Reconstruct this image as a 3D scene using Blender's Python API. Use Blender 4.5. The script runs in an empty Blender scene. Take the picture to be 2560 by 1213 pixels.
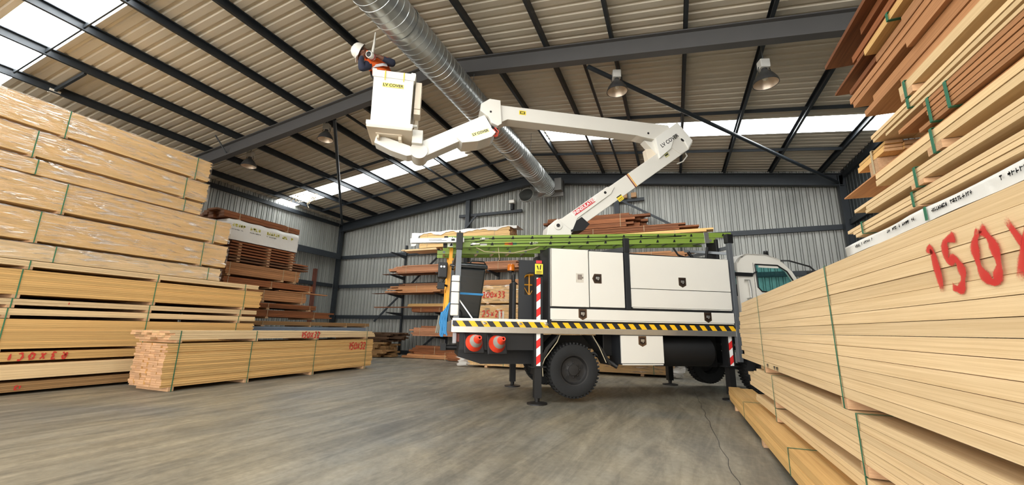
import bpy, bmesh, math, random
from mathutils import Vector, Matrix
random.seed(7)
R = math.radians
# ---------------------------------------------------------------- camera
scene = bpy.context.scene
C = scene.collection
CAM_H = 1.2
yaw, pit, rol = R(21.758), R(12.134), R(.985)
fw = Vector((-math.sin(yaw)*math.cos(pit), math.cos(yaw)*math.cos(pit), math.sin(pit)))
rt = Vector((math.cos(yaw), math.sin(yaw), 0)); upv = rt.cross(fw)
r2 = math.cos(rol)*rt + math.sin(rol)*upv; u2 = -math.sin(rol)*rt + math.cos(rol)*upv
cam = bpy.data.cameras.new('camera'); cam.sensor_width = 36; cam.sensor_fit = 'HORIZONTAL'
cam.lens = 1008.06/2560*36; cam.clip_start = .05; cam.clip_end = 300
camo = bpy.data.objects.new('camera', cam); C.objects.link(camo)
M = Matrix.Identity(4)
for i in range(3):
    M[i][0] = r2[i]; M[i][1] = u2[i]; M[i][2] = -fw[i]
M.translation = Vector((0, 0, CAM_H)); camo.matrix_world = M
scene.camera = camo
# ---------------------------------------------------------------- sky, exposure
world = bpy.data.worlds.new('sky'); scene.world = world; world.use_nodes = True
wn = world.node_tree.nodes; bgn = wn['Background']
bgn.inputs[0].default_value = (1.0, .985, .95, 1); bgn.inputs[1].default_value = 6.4
SKYLIGHT = 13.0          # translucent roof sheets lit by the sky
vs = scene.view_settings
vs.view_transform = 'Standard'; vs.look = 'None'; vs.gamma = 1; vs.use_curve_mapping = False; vs.exposure = 0.12
# ---------------------------------------------------------------- helpers
def lin(c):
    return tuple((v/255/12.92 if v/255 <= .04045 else ((v/255+.055)/1.055)**2.4) for v in c)
def newmat(name):
    m = bpy.data.materials.new(name); m.use_nodes = True
    nt = m.node_tree; return m, nt, nt.nodes, nt.links, nt.nodes['Principled BSDF']
def mat(name, rgb, rough=.5, metal=0., noise=0., nscale=6., bump=0., coat=0., emit=0.):
    m, nt, N, L, p = newmat(name); c = lin(rgb)
    p.inputs['Roughness'].default_value = rough; p.inputs['Metallic'].default_value = metal
    p.inputs['Base Color'].default_value = (*c, 1); p.inputs['Coat Weight'].default_value = coat
    if emit:
        p.inputs['Emission Color'].default_value = (*c, 1); p.inputs['Emission Strength'].default_value = emit
    if noise or bump:
        tc = N.new('ShaderNodeTexCoord'); nz = N.new('ShaderNodeTexNoise'); nz.inputs['Scale'].default_value = nscale
        nz.inputs['Detail'].default_value = 6; L.new(tc.outputs['Object'], nz.inputs['Vector'])
        if noise:
            mx = N.new('ShaderNodeMix'); mx.data_type = 'RGBA'
            mx.inputs[6].default_value = (*[v*(1-noise) for v in c], 1); mx.inputs[7].default_value = (*[min(1, v*(1+noise)) for v in c], 1)
            L.new(nz.outputs[0], mx.inputs[0]); L.new(mx.outputs[2], p.inputs['Base Color'])
        if bump:
            b = N.new('ShaderNodeBump'); b.inputs['Strength'].default_value = bump; b.inputs['Distance'].default_value = .02
            L.new(nz.outputs[0], b.inputs['Height']); L.new(b.outputs[0], p.inputs['Normal'])
    return m
ENDS = {}
def wood(name, dark, light, rough=.62, vary=.22, end=None):
    m, nt, N, L, p = newmat(name)
    tc = N.new('ShaderNodeTexCoord'); oi = N.new('ShaderNodeObjectInfo')
    mp = N.new('ShaderNodeMapping'); mp.inputs['Scale'].default_value = (2.2, 1.6, 1.4)
    off = N.new('ShaderNodeVectorMath'); off.operation = 'SCALE'; cb = N.new('ShaderNodeCombineXYZ')
    for i in range(3): L.new(oi.outputs['Random'], cb.inputs[i])
    L.new(cb.outputs[0], off.inputs[0]); off.inputs[3].default_value = 57.
    L.new(off.outputs[0], mp.inputs['Location']); L.new(tc.outputs['Object'], mp.inputs['Vector'])
    n1 = N.new('ShaderNodeTexNoise'); n1.inputs['Scale'].default_value = 5; n1.inputs['Detail'].default_value = 7; n1.inputs['Roughness'].default_value = .65
    L.new(mp.outputs[0], n1.inputs['Vector'])
    mp2 = N.new('ShaderNodeMapping'); mp2.inputs['Scale'].default_value = (30, 1.5, 14)
    L.new(mp.outputs[0], mp2.inputs['Vector'])
    n2 = N.new('ShaderNodeTexNoise'); n2.inputs['Scale'].default_value = 3; n2.inputs['Detail'].default_value = 3
    L.new(mp2.outputs[0], n2.inputs['Vector'])
    add = N.new('ShaderNodeMath'); add.operation = 'MULTIPLY_ADD'; add.inputs[1].default_value = .45
    L.new(n2.outputs[0], add.inputs[0]); L.new(n1.outputs[0], add.inputs[2])
    mr = N.new('ShaderNodeMapRange'); mr.inputs[1].default_value = .45; mr.inputs[2].default_value = 1.0
    L.new(add.outputs[0], mr.inputs[0])
    mx = N.new('ShaderNodeMix'); mx.data_type = 'RGBA'
    d, l = lin(dark), lin(light); mx.inputs[6].default_value = (*d, 1); mx.inputs[7].default_value = (*l, 1)
    L.new(mr.outputs[0], mx.inputs[0])
    hs = N.new('ShaderNodeHueSaturation')
    mv = N.new('ShaderNodeMapRange'); mv.inputs[3].default_value = 1-vary; mv.inputs[4].default_value = 1+vary*.55
    L.new(oi.outputs['Random'], mv.inputs[0]); L.new(mv.outputs[0], hs.inputs['Value']); L.new(mx.outputs[2], hs.inputs['Color'])
    L.new(hs.outputs[0], p.inputs['Base Color']); p.inputs['Roughness'].default_value = rough
    p.inputs['Specular IOR Level'].default_value = .25
    b = N.new('ShaderNodeBump'); b.inputs['Strength'].default_value = .12; b.inputs['Distance'].default_value = .01
    L.new(n2.outputs[0], b.inputs['Height']); L.new(b.outputs[0], p.inputs['Normal'])
    if end: ENDS[name] = wood('sawn_end_of_'+name, end, [v+26 for v in end], .8, .22)
    return m
class MB:
    """collects shapes that become ONE mesh object"""
    def __init__(s): s.v = []; s.f = []
    def quad(s, pts): k = len(s.v); s.v += [tuple(p) for p in pts]; s.f.append(tuple(range(k, k+len(pts)))); return s
    def box(s, lo, hi):
        k = len(s.v); x0, y0, z0 = lo; x1, y1, z1 = hi
        s.v += [(x0,y0,z0),(x1,y0,z0),(x1,y1,z0),(x0,y1,z0),(x0,y0,z1),(x1,y0,z1),(x1,y1,z1),(x0,y1,z1)]
        s.f += [tuple(k+i for i in q) for q in ((0,3,2,1),(4,5,6,7),(0,1,5,4),(1,2,6,5),(2,3,7,6),(3,0,4,7))]; return s
    def beam(s, a, b, w, h, up=(0,0,1)):
        a, b = Vector(a), Vector(b); d = (b-a).normalized(); u = Vector(up)
        sd = d.cross(u)
        if sd.length < 1e-4: sd = d.cross(Vector((1,0,0)))
        sd.normalize(); u = sd.cross(d).normalized(); k = len(s.v)
        for p in (a, b):
            for i, j in ((-1,-1),(1,-1),(1,1),(-1,1)): s.v.append(tuple(p+sd*(i*w/2)+u*(j*h/2)))
        s.f += [tuple(k+i for i in q) for q in ((0,1,2,3),(7,6,5,4),(0,4,5,1),(1,5,6,2),(2,6,7,3),(3,7,4,0))]; return s
    def cyl(s, a, b, r0, r1=None, n=16, cap=True):
        r1 = r0 if r1 is None else r1
        return s.tube([a, b], [r0, r1], n, cap)
    def tube(s, pts, rad, n=8, cap=True):
        pts = [Vector(p) for p in pts]; rad = rad if isinstance(rad, (list, tuple)) else [rad]*len(pts)
        k = len(s.v); pu = None
        for i, p in enumerate(pts):
            d = (pts[min(i+1, len(pts)-1)]-pts[max(i-1, 0)]).normalized()
            if pu is None:
                pu = d.orthogonal().normalized()
            pu = (pu - d*pu.dot(d)).normalized(); w = d.cross(pu)
            for j in range(n):
                a = 2*math.pi*j/n; s.v.append(tuple(p+(pu*math.cos(a)+w*math.sin(a))*rad[i]))
        for i in range(len(pts)-1):
            for j in range(n):
                a = k+i*n+j; b = k+i*n+(j+1) % n; s.f.append((a, b, b+n, a+n))
        if cap:
            s.f.append(tuple(k+j for j in reversed(range(n)))); s.f.append(tuple(k+(len(pts)-1)*n+j for j in range(n)))
        return s
    def lathe(s, prof, axis='z', o=(0,0,0), n=24, cap=False):
        k = len(s.v); o = Vector(o)
        for r, h in prof:
            for j in range(n):
                a = 2*math.pi*j/n; c, q = r*math.cos(a), r*math.sin(a)
                s.v.append(tuple(o+Vector({'z': (c,q,h), 'y': (c,h,q), 'x': (h,c,q)}[axis])))
        for i in range(len(prof)-1):
            for j in range(n):
                a = k+i*n+j; b = k+i*n+(j+1) % n; s.f.append((a, b, b+n, a+n))
        if cap:
            s.f.append(tuple(k+j for j in range(n))); s.f.append(tuple(k+(len(prof)-1)*n+j for j in range(n)))
        return s
    def prism(s, poly, y0, y1, axis='y'):
        k = len(s.v); n = len(poly)
        for y in (y0, y1):
            for a, b in poly: s.v.append({'y': (a,y,b), 'x': (y,a,b), 'z': (a,b,y)}[axis])
        s.f.append(tuple(k+i for i in range(n))); s.f.append(tuple(k+n+i for i in reversed(range(n))))
        for i in range(n): j = (i+1) % n; s.f.append((k+i, k+n+i, k+n+j, k+j))
        return s
    def mesh(s, name, m=None, smooth=0, bevel=0.):
        me = bpy.data.meshes.new(name); bm = bmesh.new()
        vs_ = [bm.verts.new(v) for v in s.v]
        for f in s.f:
            try: bm.faces.new([vs_[i] for i in f])
            except ValueError: pass
        bmesh.ops.recalc_face_normals(bm, faces=bm.faces)
        if bevel:
            bmesh.ops.remove_doubles(bm, verts=bm.verts, dist=1e-5)
            es = [e for e in bm.edges if len(e.link_faces) == 2 and e.calc_face_angle(0) > .5]
            bmesh.ops.bevel(bm, geom=es, offset=bevel, segments=2, profile=.6, affect='EDGES', clamp_overlap=True)
        bm.to_mesh(me); bm.free()
        if smooth and not bevel:
            for p in me.polygons: p.use_smooth = True
            me.set_sharp_from_angle(angle=R(smooth))
        for q in (m if isinstance(m, (list, tuple)) else [m]):
            if q: me.materials.append(q)
        return me
    def build(s, name, m, parent=None, loc=(0,0,0), rot=(0,0,0), smooth=0, bevel=0.):
        return link(name, s.mesh(name, m, smooth, bevel), parent, loc, rot)
def link(name, data, parent=None, loc=(0,0,0), rot=(0,0,0), scale=(1,1,1)):
    o = bpy.data.objects.new(name, data); C.objects.link(o); o.parent = parent
    o.location = loc; o.rotation_euler = rot; o.scale = scale
    return o
_unit = {}; ENDS = {}
def box(name, m, lo, hi, parent=None, rot=(0,0,0)):
    """a plain block piece: a shared unit cube, scaled"""
    if m.name not in _unit:
        me = MB().box((-.5,-.5,-.5), (.5,.5,.5)).mesh('block_'+m.name, m); _unit[m.name] = me
        if m.name in ENDS:                              # sawn ends show end grain
            me.materials.append(ENDS[m.name])
            for p in me.polygons:
                if abs(p.normal.y) > .5: p.material_index = 1
    return link(name, _unit[m.name], parent, [(a+b)/2 for a, b in zip(lo, hi)], rot, [abs(b-a) for a, b in zip(lo, hi)])
def bbox(name, m, lo, hi, parent=None, bevel=.006, rot=(0,0,0)):
    c = [(a+b)/2 for a, b in zip(lo, hi)]; h = [(b-a)/2 for a, b in zip(lo, hi)]
    return MB().box([-v for v in h], h).build(name, m, parent, c, rot, bevel=bevel, smooth=35)
def thing(name, label, cat, loc=(0,0,0), rotz=0., group=None, parent=None):
    o = link(name, None, parent, loc, (0,0,rotz)); return tag(o, label, cat, group)
def tag(o, label, cat, group=None):
    o['label'] = label; o['category'] = cat
    if group: o['group'] = group
    return o
def struct(o): o['kind'] = 'structure'; return o
def stuff(o): o['kind'] = 'stuff'; return o
def text_mesh(s, size, m, bold=.0, depth=.0012, align='CENTER'):
    cu = bpy.data.curves.new('lettering', 'FONT'); cu.body = s; cu.size = size; cu.extrude = depth; cu.offset = bold
    cu.align_x = align; cu.align_y = 'CENTER'; cu.resolution_u = 3
    ob = bpy.data.objects.new('lettering', cu); C.objects.link(ob)
    dg = bpy.context.evaluated_depsgraph_get(); dg.update()
    me = bpy.data.meshes.new_from_object(ob.evaluated_get(dg)); bpy.data.objects.remove(ob); bpy.data.curves.remove(cu)
    me.materials.clear(); me.materials.append(m); return me
STROKES = {'1': [[(.1,.78),(.3,1),(.34,0)]], '5': [[(.85,.97),(.25,.95),(.15,.55),(.6,.6),(.75,.3),(.5,.02),(.08,.1)]],
 '0': [[(.5,.98),(.12,.7),(.12,.25),(.5,.02),(.85,.3),(.82,.72),(.5,.98)]], '3': [[(.1,.9),(.5,1),(.78,.78),(.35,.53),(.8,.3),(.5,.0),(.08,.12)]],
 '2': [[(.08,.75),(.4,1),(.75,.75),(.5,.4),(.05,.03),(.9,.06)]], 'x': [[(.08,.8),(.8,.1)],[(.85,.85),(.1,.05)]], 'X': [[(.08,1),(.85,0)],[(.9,1),(.05,0)]],
 '/': [[(.8,1),(.1,0)]], 'R': [[(.1,0),(.12,1),(.7,.9),(.65,.5),(.15,.5),(.85,0)]], 'C': [[(.85,.85),(.4,1),(.08,.5),(.35,.0),(.85,.15)]],
 'E': [[(.85,1),(.1,.95),(.1,.03),(.9,.0)],[(.1,.5),(.7,.5)]], 'I': [[(.3,1),(.3,0)]]}
def stroke_mesh(s, h, w, m, adv=.82, slant=0.):
    """sprayed figures: flat ribbons in the local XZ plane, facing -Y"""
    b = MB(); x0 = 0.; soft = []
    for ch in s:
        for li, line in enumerate(STROKES.get(ch, [])):
            pts = []
            for i in range(len(line)-1):
                for k in range(4):
                    t = k/4; pts.append(((line[i][0]*(1-t)+line[i+1][0]*t), (line[i][1]*(1-t)+line[i+1][1]*t)))
            pts.append(line[-1])
            for _ in range(2):
                pts = [pts[0]]+[((pts[i-1][0]+2*pts[i][0]+pts[i+1][0])/4, (pts[i-1][1]+2*pts[i][1]+pts[i+1][1])/4) for i in range(1, len(pts)-1)]+[pts[-1]]
            P = [Vector((x0+(px+slant*py)*h*.62, 0, py*h)) for px, py in pts]; k = len(b.v); n = len(P)
            for i in range(n):
                d = (P[min(i+1, n-1)]-P[max(i-1, 0)]).normalized(); nn = Vector((-d.z, 0, d.x))
                ww = w*(.85+.3*math.sin(i*1.3+x0*9))*.8
                for q, sv in ((1, 0), (.45, .75), (-.45, .75), (-1, 0)):
                    b.v.append(tuple(P[i]+nn*ww*q+Vector((0, -.0006*(li+1), 0)))); soft.append(0 if i in (0, n-1) else sv)
            for i in range(n-1):
                a = k+i*4
                b.f += [(a+j, a+j+4, a+j+5, a+j+1) for j in range(3)]
        x0 += h*.62*(1 if ch not in '1I' else .55)*(adv/.82)*1.12
    me = b.mesh('sprayed_figures', m); at_ = me.attributes.new('soft', 'FLOAT', 'POINT')
    for i, v in enumerate(soft): at_.data[i].value = v
    return me, x0
# ---------------------------------------------------------------- materials
PINE = wood('pine', (204,171,124), (240,213,170), vary=.13, end=(176,136,98))
PINEY = wood('yellow_pine', (200,154,92), (236,194,128), vary=.17, end=(180,138,96))
PINEP = wood('pale_pine', (208,174,126), (238,210,164), vary=.12, end=(190,154,116))
PINED = wood('weathered_pine', (128,96,62), (176,138,92), vary=.22)
MIXP = wood('mixed_pine', (188,138,76), (240,202,138), vary=.24, end=(172,132,96))
ENDG = wood('end_grain', (176,134,96), (222,182,142), vary=.2)
LVL = wood('laminated_pine', (208,164,104), (242,206,148), vary=.11, end=(180,134,92))
RED = wood('red_hardwood', (98,58,36), (166,104,64), vary=.36, end=(116,82,62))
ORANGE = wood('orange_hardwood', (152,102,64), (204,150,104), vary=.24, end=(150,108,78))
BROWN = wood('brown_hardwood', (92,60,42), (142,100,70), vary=.26)
PINKW = wood('pinkish_hardwood', (150,98,68), (208,150,112), vary=.3, end=(170,126,96))
DARKW = wood('dark_old_timber', (58,42,32), (104,78,56), vary=.35)
WHITE = mat('white_enamel', (218,214,204), .35, noise=.03, nscale=2, coat=.2)
GELCOAT = mat('white_gelcoat', (236,234,226), .28, noise=.02, nscale=2, coat=.4)
CREAM = mat('cream_underside', (226,212,190), .5)
CHAR = mat('charcoal_paint', (30,32,35), .5, noise=.15, nscale=5)
BLACK = mat('black_chassis', (15,15,16), .55, noise=.2, nscale=8)
RUBBER = mat('tyre_rubber', (22,22,22), .8, noise=.25, nscale=10, bump=.15)
RIM = mat('dusty_black_rim', (27,25,24), .55, noise=.3, nscale=9)
ALU = mat('brushed_aluminium', (200,198,192), .32, .85, noise=.08, nscale=14)
STEELG = mat('grey_rack_steel', (104,108,112), .45, .35, noise=.12, nscale=7)
CHROME = mat('bronzed_chrome_latch', (120,100,84), .3, .9, noise=.35, nscale=30)
GALV = None
STRAP = mat('green_strap', (58,120,84), .45)
STRAPD = mat('dark_green_strap', (36,104,76), .45)
TWINE = mat('pale_strap', (176,160,128), .6)
YEL = mat('yellow_sticker', (232,206,60), .5)
INK = mat('black_print', (28,28,28), .6)
REDS = mat('red_sticker', (196,52,56), .5)
WHT = mat('white_print', (240,238,232), .5)
YSTEEL = mat('yellow_steel', (232,160,28), .45, noise=.1)
GREEN = mat('green_fibreglass', (122,146,60), .4, noise=.06, nscale=4)
AMBER = mat('amber_lens', (226,120,20), .25, coat=.5)
DARKST = mat('dark_roof_steel', (40,45,50), .5, .1, noise=.18, nscale=4)
RAFT = mat('grey_rafter_paint', (80,79,79), .6, noise=.1, nscale=3)
SKIN = mat('dark_brown_skin', (110,70,52), .5, noise=.08, nscale=20)
HIVIS = mat('orange_hi_vis_cloth', (242,104,34), .8, noise=.08, nscale=12)
NAVY = mat('navy_cloth', (40,44,62), .85, noise=.15, nscale=12)
REFL = mat('silver_reflective_band', (206,204,206), .4)
CONE = mat('orange_cone_plastic', (222,64,36), .5, noise=.06)
BINM = mat('dark_green_bin_plastic', (22,29,31), .22, noise=.1, coat=.2)
BLUE = mat('blue_rope', (44,120,170), .7)
def corr_mat(name, lo, hi, rough, metal, sx, sy, sz):
    m, nt, N, L, p = newmat(name)
    tc = N.new('ShaderNodeTexCoord'); mp = N.new('ShaderNodeMapping'); mp.inputs['Scale'].default_value = (sx, sy, sz)
    nz = N.new('ShaderNodeTexNoise'); nz.inputs['Scale'].default_value = 1; nz.inputs['Detail'].default_value = 5
    L.new(tc.outputs['Object'], mp.inputs['Vector']); L.new(mp.outputs[0], nz.inputs['Vector'])
    mx = N.new('ShaderNodeMix'); mx.data_type = 'RGBA'; mx.inputs[6].default_value = (*lin(lo), 1); mx.inputs[7].default_value = (*lin(hi), 1)
    L.new(nz.outputs[0], mx.inputs[0]); L.new(mx.outputs[2], p.inputs['Base Color'])
    p.inputs['Roughness'].default_value = rough; p.inputs['Metallic'].default_value = metal
    return m
ROOFM = corr_mat('beige_roof_sheet', (178,170,154), (218,208,190), .55, .1, .25, 1.2, .2)
WALLM = corr_mat('galvanised_wall_sheet', (120,122,118), (180,180,173), .5, .25, 2.2, 2.2, .25)
DUCTM = corr_mat('galvanised_duct', (150,152,150), (196,198,194), .3, .75, 2, .5, 2)
SKYM, _nt, _N, _L, _p = newmat('translucent_skylight')
_p.inputs['Base Color'].default_value = (.9, .92, .92, 1); _p.inputs['Emission Color'].default_value = (.97, 1., 1., 1); _p.inputs['Emission Strength'].default_value = SKYLIGHT
def film_mat(name, fac, rough, tint):
    m, nt, N, L, p = newmat(name)
    N.remove(p); out = N['Material Output']
    tr = N.new('ShaderNodeBsdfTransparent'); tr.inputs[0].default_value = (*tint, 1)
    gl = N.new('ShaderNodeBsdfGlossy'); gl.inputs['Roughness'].default_value = rough; gl.inputs[0].default_value = (1, 1, 1, 1)
    df = N.new('ShaderNodeBsdfDiffuse'); df.inputs[0].default_value = (.9, .88, .84, 1)
    tc = N.new('ShaderNodeTexCoord'); mp = N.new('ShaderNodeMapping'); mp.inputs['Scale'].default_value = (4, 1.3, 9); mp.inputs['Rotation'].default_value = (.35, 0, 0)
    nz = N.new('ShaderNodeTexNoise'); nz.inputs['Scale'].default_value = 1.6; nz.inputs['Detail'].default_value = 5; nz.inputs['Distortion'].default_value = 1.6
    L.new(tc.outputs['Object'], mp.inputs['Vector']); L.new(mp.outputs[0], nz.inputs['Vector'])
    bp = N.new('ShaderNodeBump'); bp.inputs['Strength'].default_value = 1.; bp.inputs['Distance'].default_value = .34
    L.new(nz.outputs[0], bp.inputs['Height']); L.new(bp.outputs[0], gl.inputs['Normal'])
    n2 = N.new('ShaderNodeTexNoise'); n2.inputs['Scale'].default_value = 1.1; n2.inputs['Detail'].default_value = 4; n2.inputs['Distortion'].default_value = 2.5; L.new(mp.outputs[0], n2.inputs['Vector'])
    mk = N.new('ShaderNodeMapRange'); mk.inputs[1].default_value = .5; mk.inputs[2].default_value = .66; mk.inputs[3].default_value = fac*.5; mk.inputs[4].default_value = min(.7, fac*4.5); L.new(n2.outputs[0], mk.inputs[0])
    m1 = N.new('ShaderNodeMixShader'); L.new(mk.outputs[0], m1.inputs[0]); L.new(tr.outputs[0], m1.inputs[1]); L.new(gl.outputs[0], m1.inputs[2])
    m2 = N.new('ShaderNodeMixShader'); m2.inputs[0].default_value = .025; L.new(m1.outputs[0], m2.inputs[1]); L.new(df.outputs[0], m2.inputs[2])
    L.new(m2.outputs[0], out.inputs[0]); return m
FILM = film_mat('clear_plastic_film', .13, .1, (1., .985, .955))
GLASS, _nt, _N, _L, _p = newmat('tinted_cab_glass'); _N.remove(_p)
_tr = _N.new('ShaderNodeBsdfTransparent'); _tr.inputs[0].default_value = (.72, .93, .93, 1); _gl = _N.new('ShaderNodeBsdfGlossy'); _gl.inputs['Roughness'].default_value = .02
_mx = _N.new('ShaderNodeMixShader'); _mx.inputs[0].default_value = .07; _L.new(_tr.outputs[0], _mx.inputs[1]); _L.new(_gl.outputs[0], _mx.inputs[2]); _L.new(_mx.outputs[0], _N['Material Output'].inputs[0])
MILKY, _nt, _N, _L, _p = newmat('crumpled_milky_film'); _p.inputs['Base Color'].default_value = (.8, .77, .72, 1); _p.inputs['Roughness'].default_value = .25; _p.inputs['Alpha'].default_value = .55
WRAPW = mat('white_wrap_plastic', (226,224,218), .4, bump=.5, nscale=9)
def spray_mat(name, rgb):
    m, nt, N, L, p = newmat(name); p.inputs['Base Color'].default_value = (*lin(rgb), 1); p.inputs['Roughness'].default_value = .8
    at_ = N.new('ShaderNodeAttribute'); at_.attribute_name = 'soft'; tc_ = N.new('ShaderNodeTexCoord')
    nz = N.new('ShaderNodeTexNoise'); nz.inputs['Scale'].default_value = 160; nz.inputs['Detail'].default_value = 3; L.new(tc_.outputs['Object'], nz.inputs['Vector'])
    ad = N.new('ShaderNodeMath'); ad.operation = 'MULTIPLY_ADD'; ad.inputs[1].default_value = .5; L.new(nz.outputs[0], ad.inputs[0]); L.new(at_.outputs['Fac'], ad.inputs[2])
    mr = N.new('ShaderNodeMapRange'); mr.interpolation_type = 'SMOOTHSTEP'; mr.inputs[1].default_value = .3; mr.inputs[2].default_value = .85; mr.inputs[4].default_value = .92; L.new(ad.outputs[0], mr.inputs[0])
    L.new(mr.outputs[0], p.inputs['Alpha']); return m
REDP = spray_mat('red_spray_paint', (198,42,36)); REDF = spray_mat('red_crayon_paint', (206,50,40))
def hazard_mat(name, ca, cb, sx, sz, period, axis_soft=0):
    m, nt, N, L, p = newmat(name)
    tc = N.new('ShaderNodeTexCoord'); sp = N.new('ShaderNodeSeparateXYZ'); L.new(tc.outputs['Object'], sp.inputs[0])
    a = N.new('ShaderNodeMath'); a.operation = 'MULTIPLY'; a.inputs[1].default_value = sx; L.new(sp.outputs[0], a.inputs[0])
    b = N.new('ShaderNodeMath'); b.operation = 'MULTIPLY_ADD'; b.inputs[1].default_value = sz; L.new(sp.outputs[2], b.inputs[0]); L.new(a.outputs[0], b.inputs[2])
    d = N.new('ShaderNodeMath'); d.operation = 'DIVIDE'; d.inputs[1].default_value = period; L.new(b.outputs[0], d.inputs[0])
    fr = N.new('ShaderNodeMath'); fr.operation = 'FRACT'; L.new(d.outputs[0], fr.inputs[0])
    gt = N.new('ShaderNodeMath'); gt.operation = 'GREATER_THAN'; gt.inputs[1].default_value = .5; L.new(fr.outputs[0], gt.inputs[0])
    mx = N.new('ShaderNodeMix'); mx.data_type = 'RGBA'; mx.inputs[6].default_value = (*lin(ca), 1); mx.inputs[7].default_value = (*lin(cb), 1)
    L.new(gt.outputs[0], mx.inputs[0]); L.new(mx.outputs[2], p.inputs['Base Color']); p.inputs['Roughness'].default_value = .45
    return m
HAZ = hazard_mat('yellow_black_hazard_tape', (238,182,26), (34,34,36), 1, .75, .2)
REDW = hazard_mat('red_white_hazard_tape', (236,234,230), (214,40,38), -.75, 1, .26)
# floor: dusty concrete with curved tyre marks
FLOORM, nt, N, L, p = newmat('dusty_concrete')
tc = N.new('ShaderNodeTexCoord')
def fnoise(scale, det, mscale, rot=0., dist=0.):
    m0 = N.new('ShaderNodeMapping'); m0.inputs['Rotation'].default_value = (0, 0, rot); L.new(tc.outputs['Object'], m0.inputs['Vector'])
    mp = N.new('ShaderNodeMapping'); mp.inputs['Scale'].default_value = mscale
    nz = N.new('ShaderNodeTexNoise'); nz.inputs['Scale'].default_value = scale; nz.inputs['Detail'].default_value = det; nz.inputs['Roughness'].default_value = .68; nz.inputs['Distortion'].default_value = dist
    L.new(m0.outputs[0], mp.inputs['Vector']); L.new(mp.outputs[0], nz.inputs['Vector']); return nz.outputs[0]
big = fnoise(.35, 4, (1, 1, 1), 0, .6); fine = fnoise(14, 8, (1, 1, 1))
st1 = fnoise(1.0, 9, (3.2, .3, 1), R(6), 1.2); st2 = fnoise(1.2, 8, (1.6, .5, 1), R(-26), 2.2)
# turning marks: rings around where the forklifts swing round
sp = N.new('ShaderNodeSeparateXYZ'); va = N.new('ShaderNodeVectorMath'); va.operation = 'ADD'; va.inputs[1].default_value = (28, -3, 0)
L.new(tc.outputs['Object'], va.inputs[0]); ln_ = N.new('ShaderNodeVectorMath'); ln_.operation = 'LENGTH'; L.new(va.outputs[0], ln_.inputs[0])
L.new(va.outputs[0], sp.inputs[0]); at = N.new('ShaderNodeMath'); at.operation = 'ARCTAN2'; L.new(sp.outputs[0], at.inputs[0]); L.new(sp.outputs[1], at.inputs[1])
cb = N.new('ShaderNodeCombineXYZ'); L.new(ln_.outputs['Value'], cb.inputs[0]); L.new(at.outputs[0], cb.inputs[1])
mq = N.new('ShaderNodeMapping'); mq.inputs['Scale'].default_value = (3.4, 8, 1); L.new(cb.outputs[0], mq.inputs['Vector'])
nq = N.new('ShaderNodeTexNoise'); nq.inputs['Scale'].default_value = 1.0; nq.inputs['Detail'].default_value = 9; nq.inputs['Roughness'].default_value = .68; nq.inputs['Distortion'].default_value = .5; L.new(mq.outputs[0], nq.inputs['Vector'])
st3 = nq.outputs[0]
def ramp(src, a, b, ca, cb):
    r = N.new('ShaderNodeValToRGB'); r.color_ramp.elements[0].position = a; r.color_ramp.elements[1].position = b
    r.color_ramp.elements[0].color = ca; r.color_ramp.elements[1].color = cb; L.new(src, r.inputs[0]); return r.outputs[0]
def mul(a, b, f=1.):
    x = N.new('ShaderNodeMix'); x.data_type = 'RGBA'; x.blend_type = 'MULTIPLY'; x.inputs[0].default_value = f; L.new(a, x.inputs[6]); L.new(b, x.inputs[7]); return x.outputs[2]
g = lambda v: (v, v, v, 1)
base = ramp(big, .32, .68, (*lin((112,111,105)), 1), (*lin((148,136,112)), 1))
col = mul(base, ramp(st1, .42, .56, g(.6), g(1.04)), .5)
col = mul(col, ramp(st2, .36, .6, g(.62), g(1.06)), .6)
col = mul(col, ramp(st3, .43, .55, g(.55), g(1.08)), .5)
col = mul(col, ramp(fine, .3, .62, g(.66), g(1.1)), .7)
L.new(col, p.inputs['Base Color'])
L.new(ramp(st1, .3, .7, g(.62), g(.42)), p.inputs['Roughness'])
bp = N.new('ShaderNodeBump'); bp.inputs['Strength'].default_value = .05; L.new(fine, bp.inputs['Height']); L.new(bp.outputs[0], p.inputs['Normal'])
# ================================================================ the shed
RX, RZ, SL = -5.2, 8.03, .13
XL, XR, YB, YF = -16.1, 5.6, 16.1, -7.0
def zs(x): return RZ - SL*abs(x-RX)
def corrugated(y0, y1, p, h, prof=((0,0),(.58,0),(.68,1),(.9,1))):
    out = []; k = math.floor(y0/p)
    while k*p < y1:
        for a, b in prof:
            y = (k+a)*p
            if y0 <= y <= y1: out.append((y, b*h))
        k += 1
    return [(y0, out[0][1])]+out+[(y1, out[-1][1])]
def roof_sheet(name, m, parent, bands, xs):
    b = MB()
    for y0, y1 in bands:
        pr = corrugated(y0, y1, .235, .042)
        for x0, x1 in xs:
            for (ya, ha), (yb, hb) in zip(pr, pr[1:]):
                b.quad([(x0, ya, zs(x0)+ha), (x1, ya, zs(x1)+ha), (x1, yb, zs(x1)+hb), (x0, yb, zs(x0)+hb)])
    return b.build(name, m, parent)
S0, S1, S2 = (-5.0, -4.1), (2.68, 3.55), (12.0, 12.95)
ceiling = struct(roof_sheet('ceiling', ROOFM, None, [(YF, S0[0]), (S0[1], S1[0]), (S1[1], S2[0]), (S2[1], YB)], [(XL-.2, RX), (RX, XR+.2)]))
ceiling['label'] = 'beige corrugated roof on dark purlins'
roof_sheet('ridge_sheet', ROOFM, ceiling, [S0, S1, S2], [(-7.1, RX), (RX, -3.7)])
for s in (S0, S1, S2):
    for xs in ((XL-.2, -7.1), (-3.7, XR+.2)):
        o = roof_sheet('skylight_sheet', SKYM, ceiling, [s], [xs]); o['label'] = 'bright translucent skylight sheet'
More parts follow.
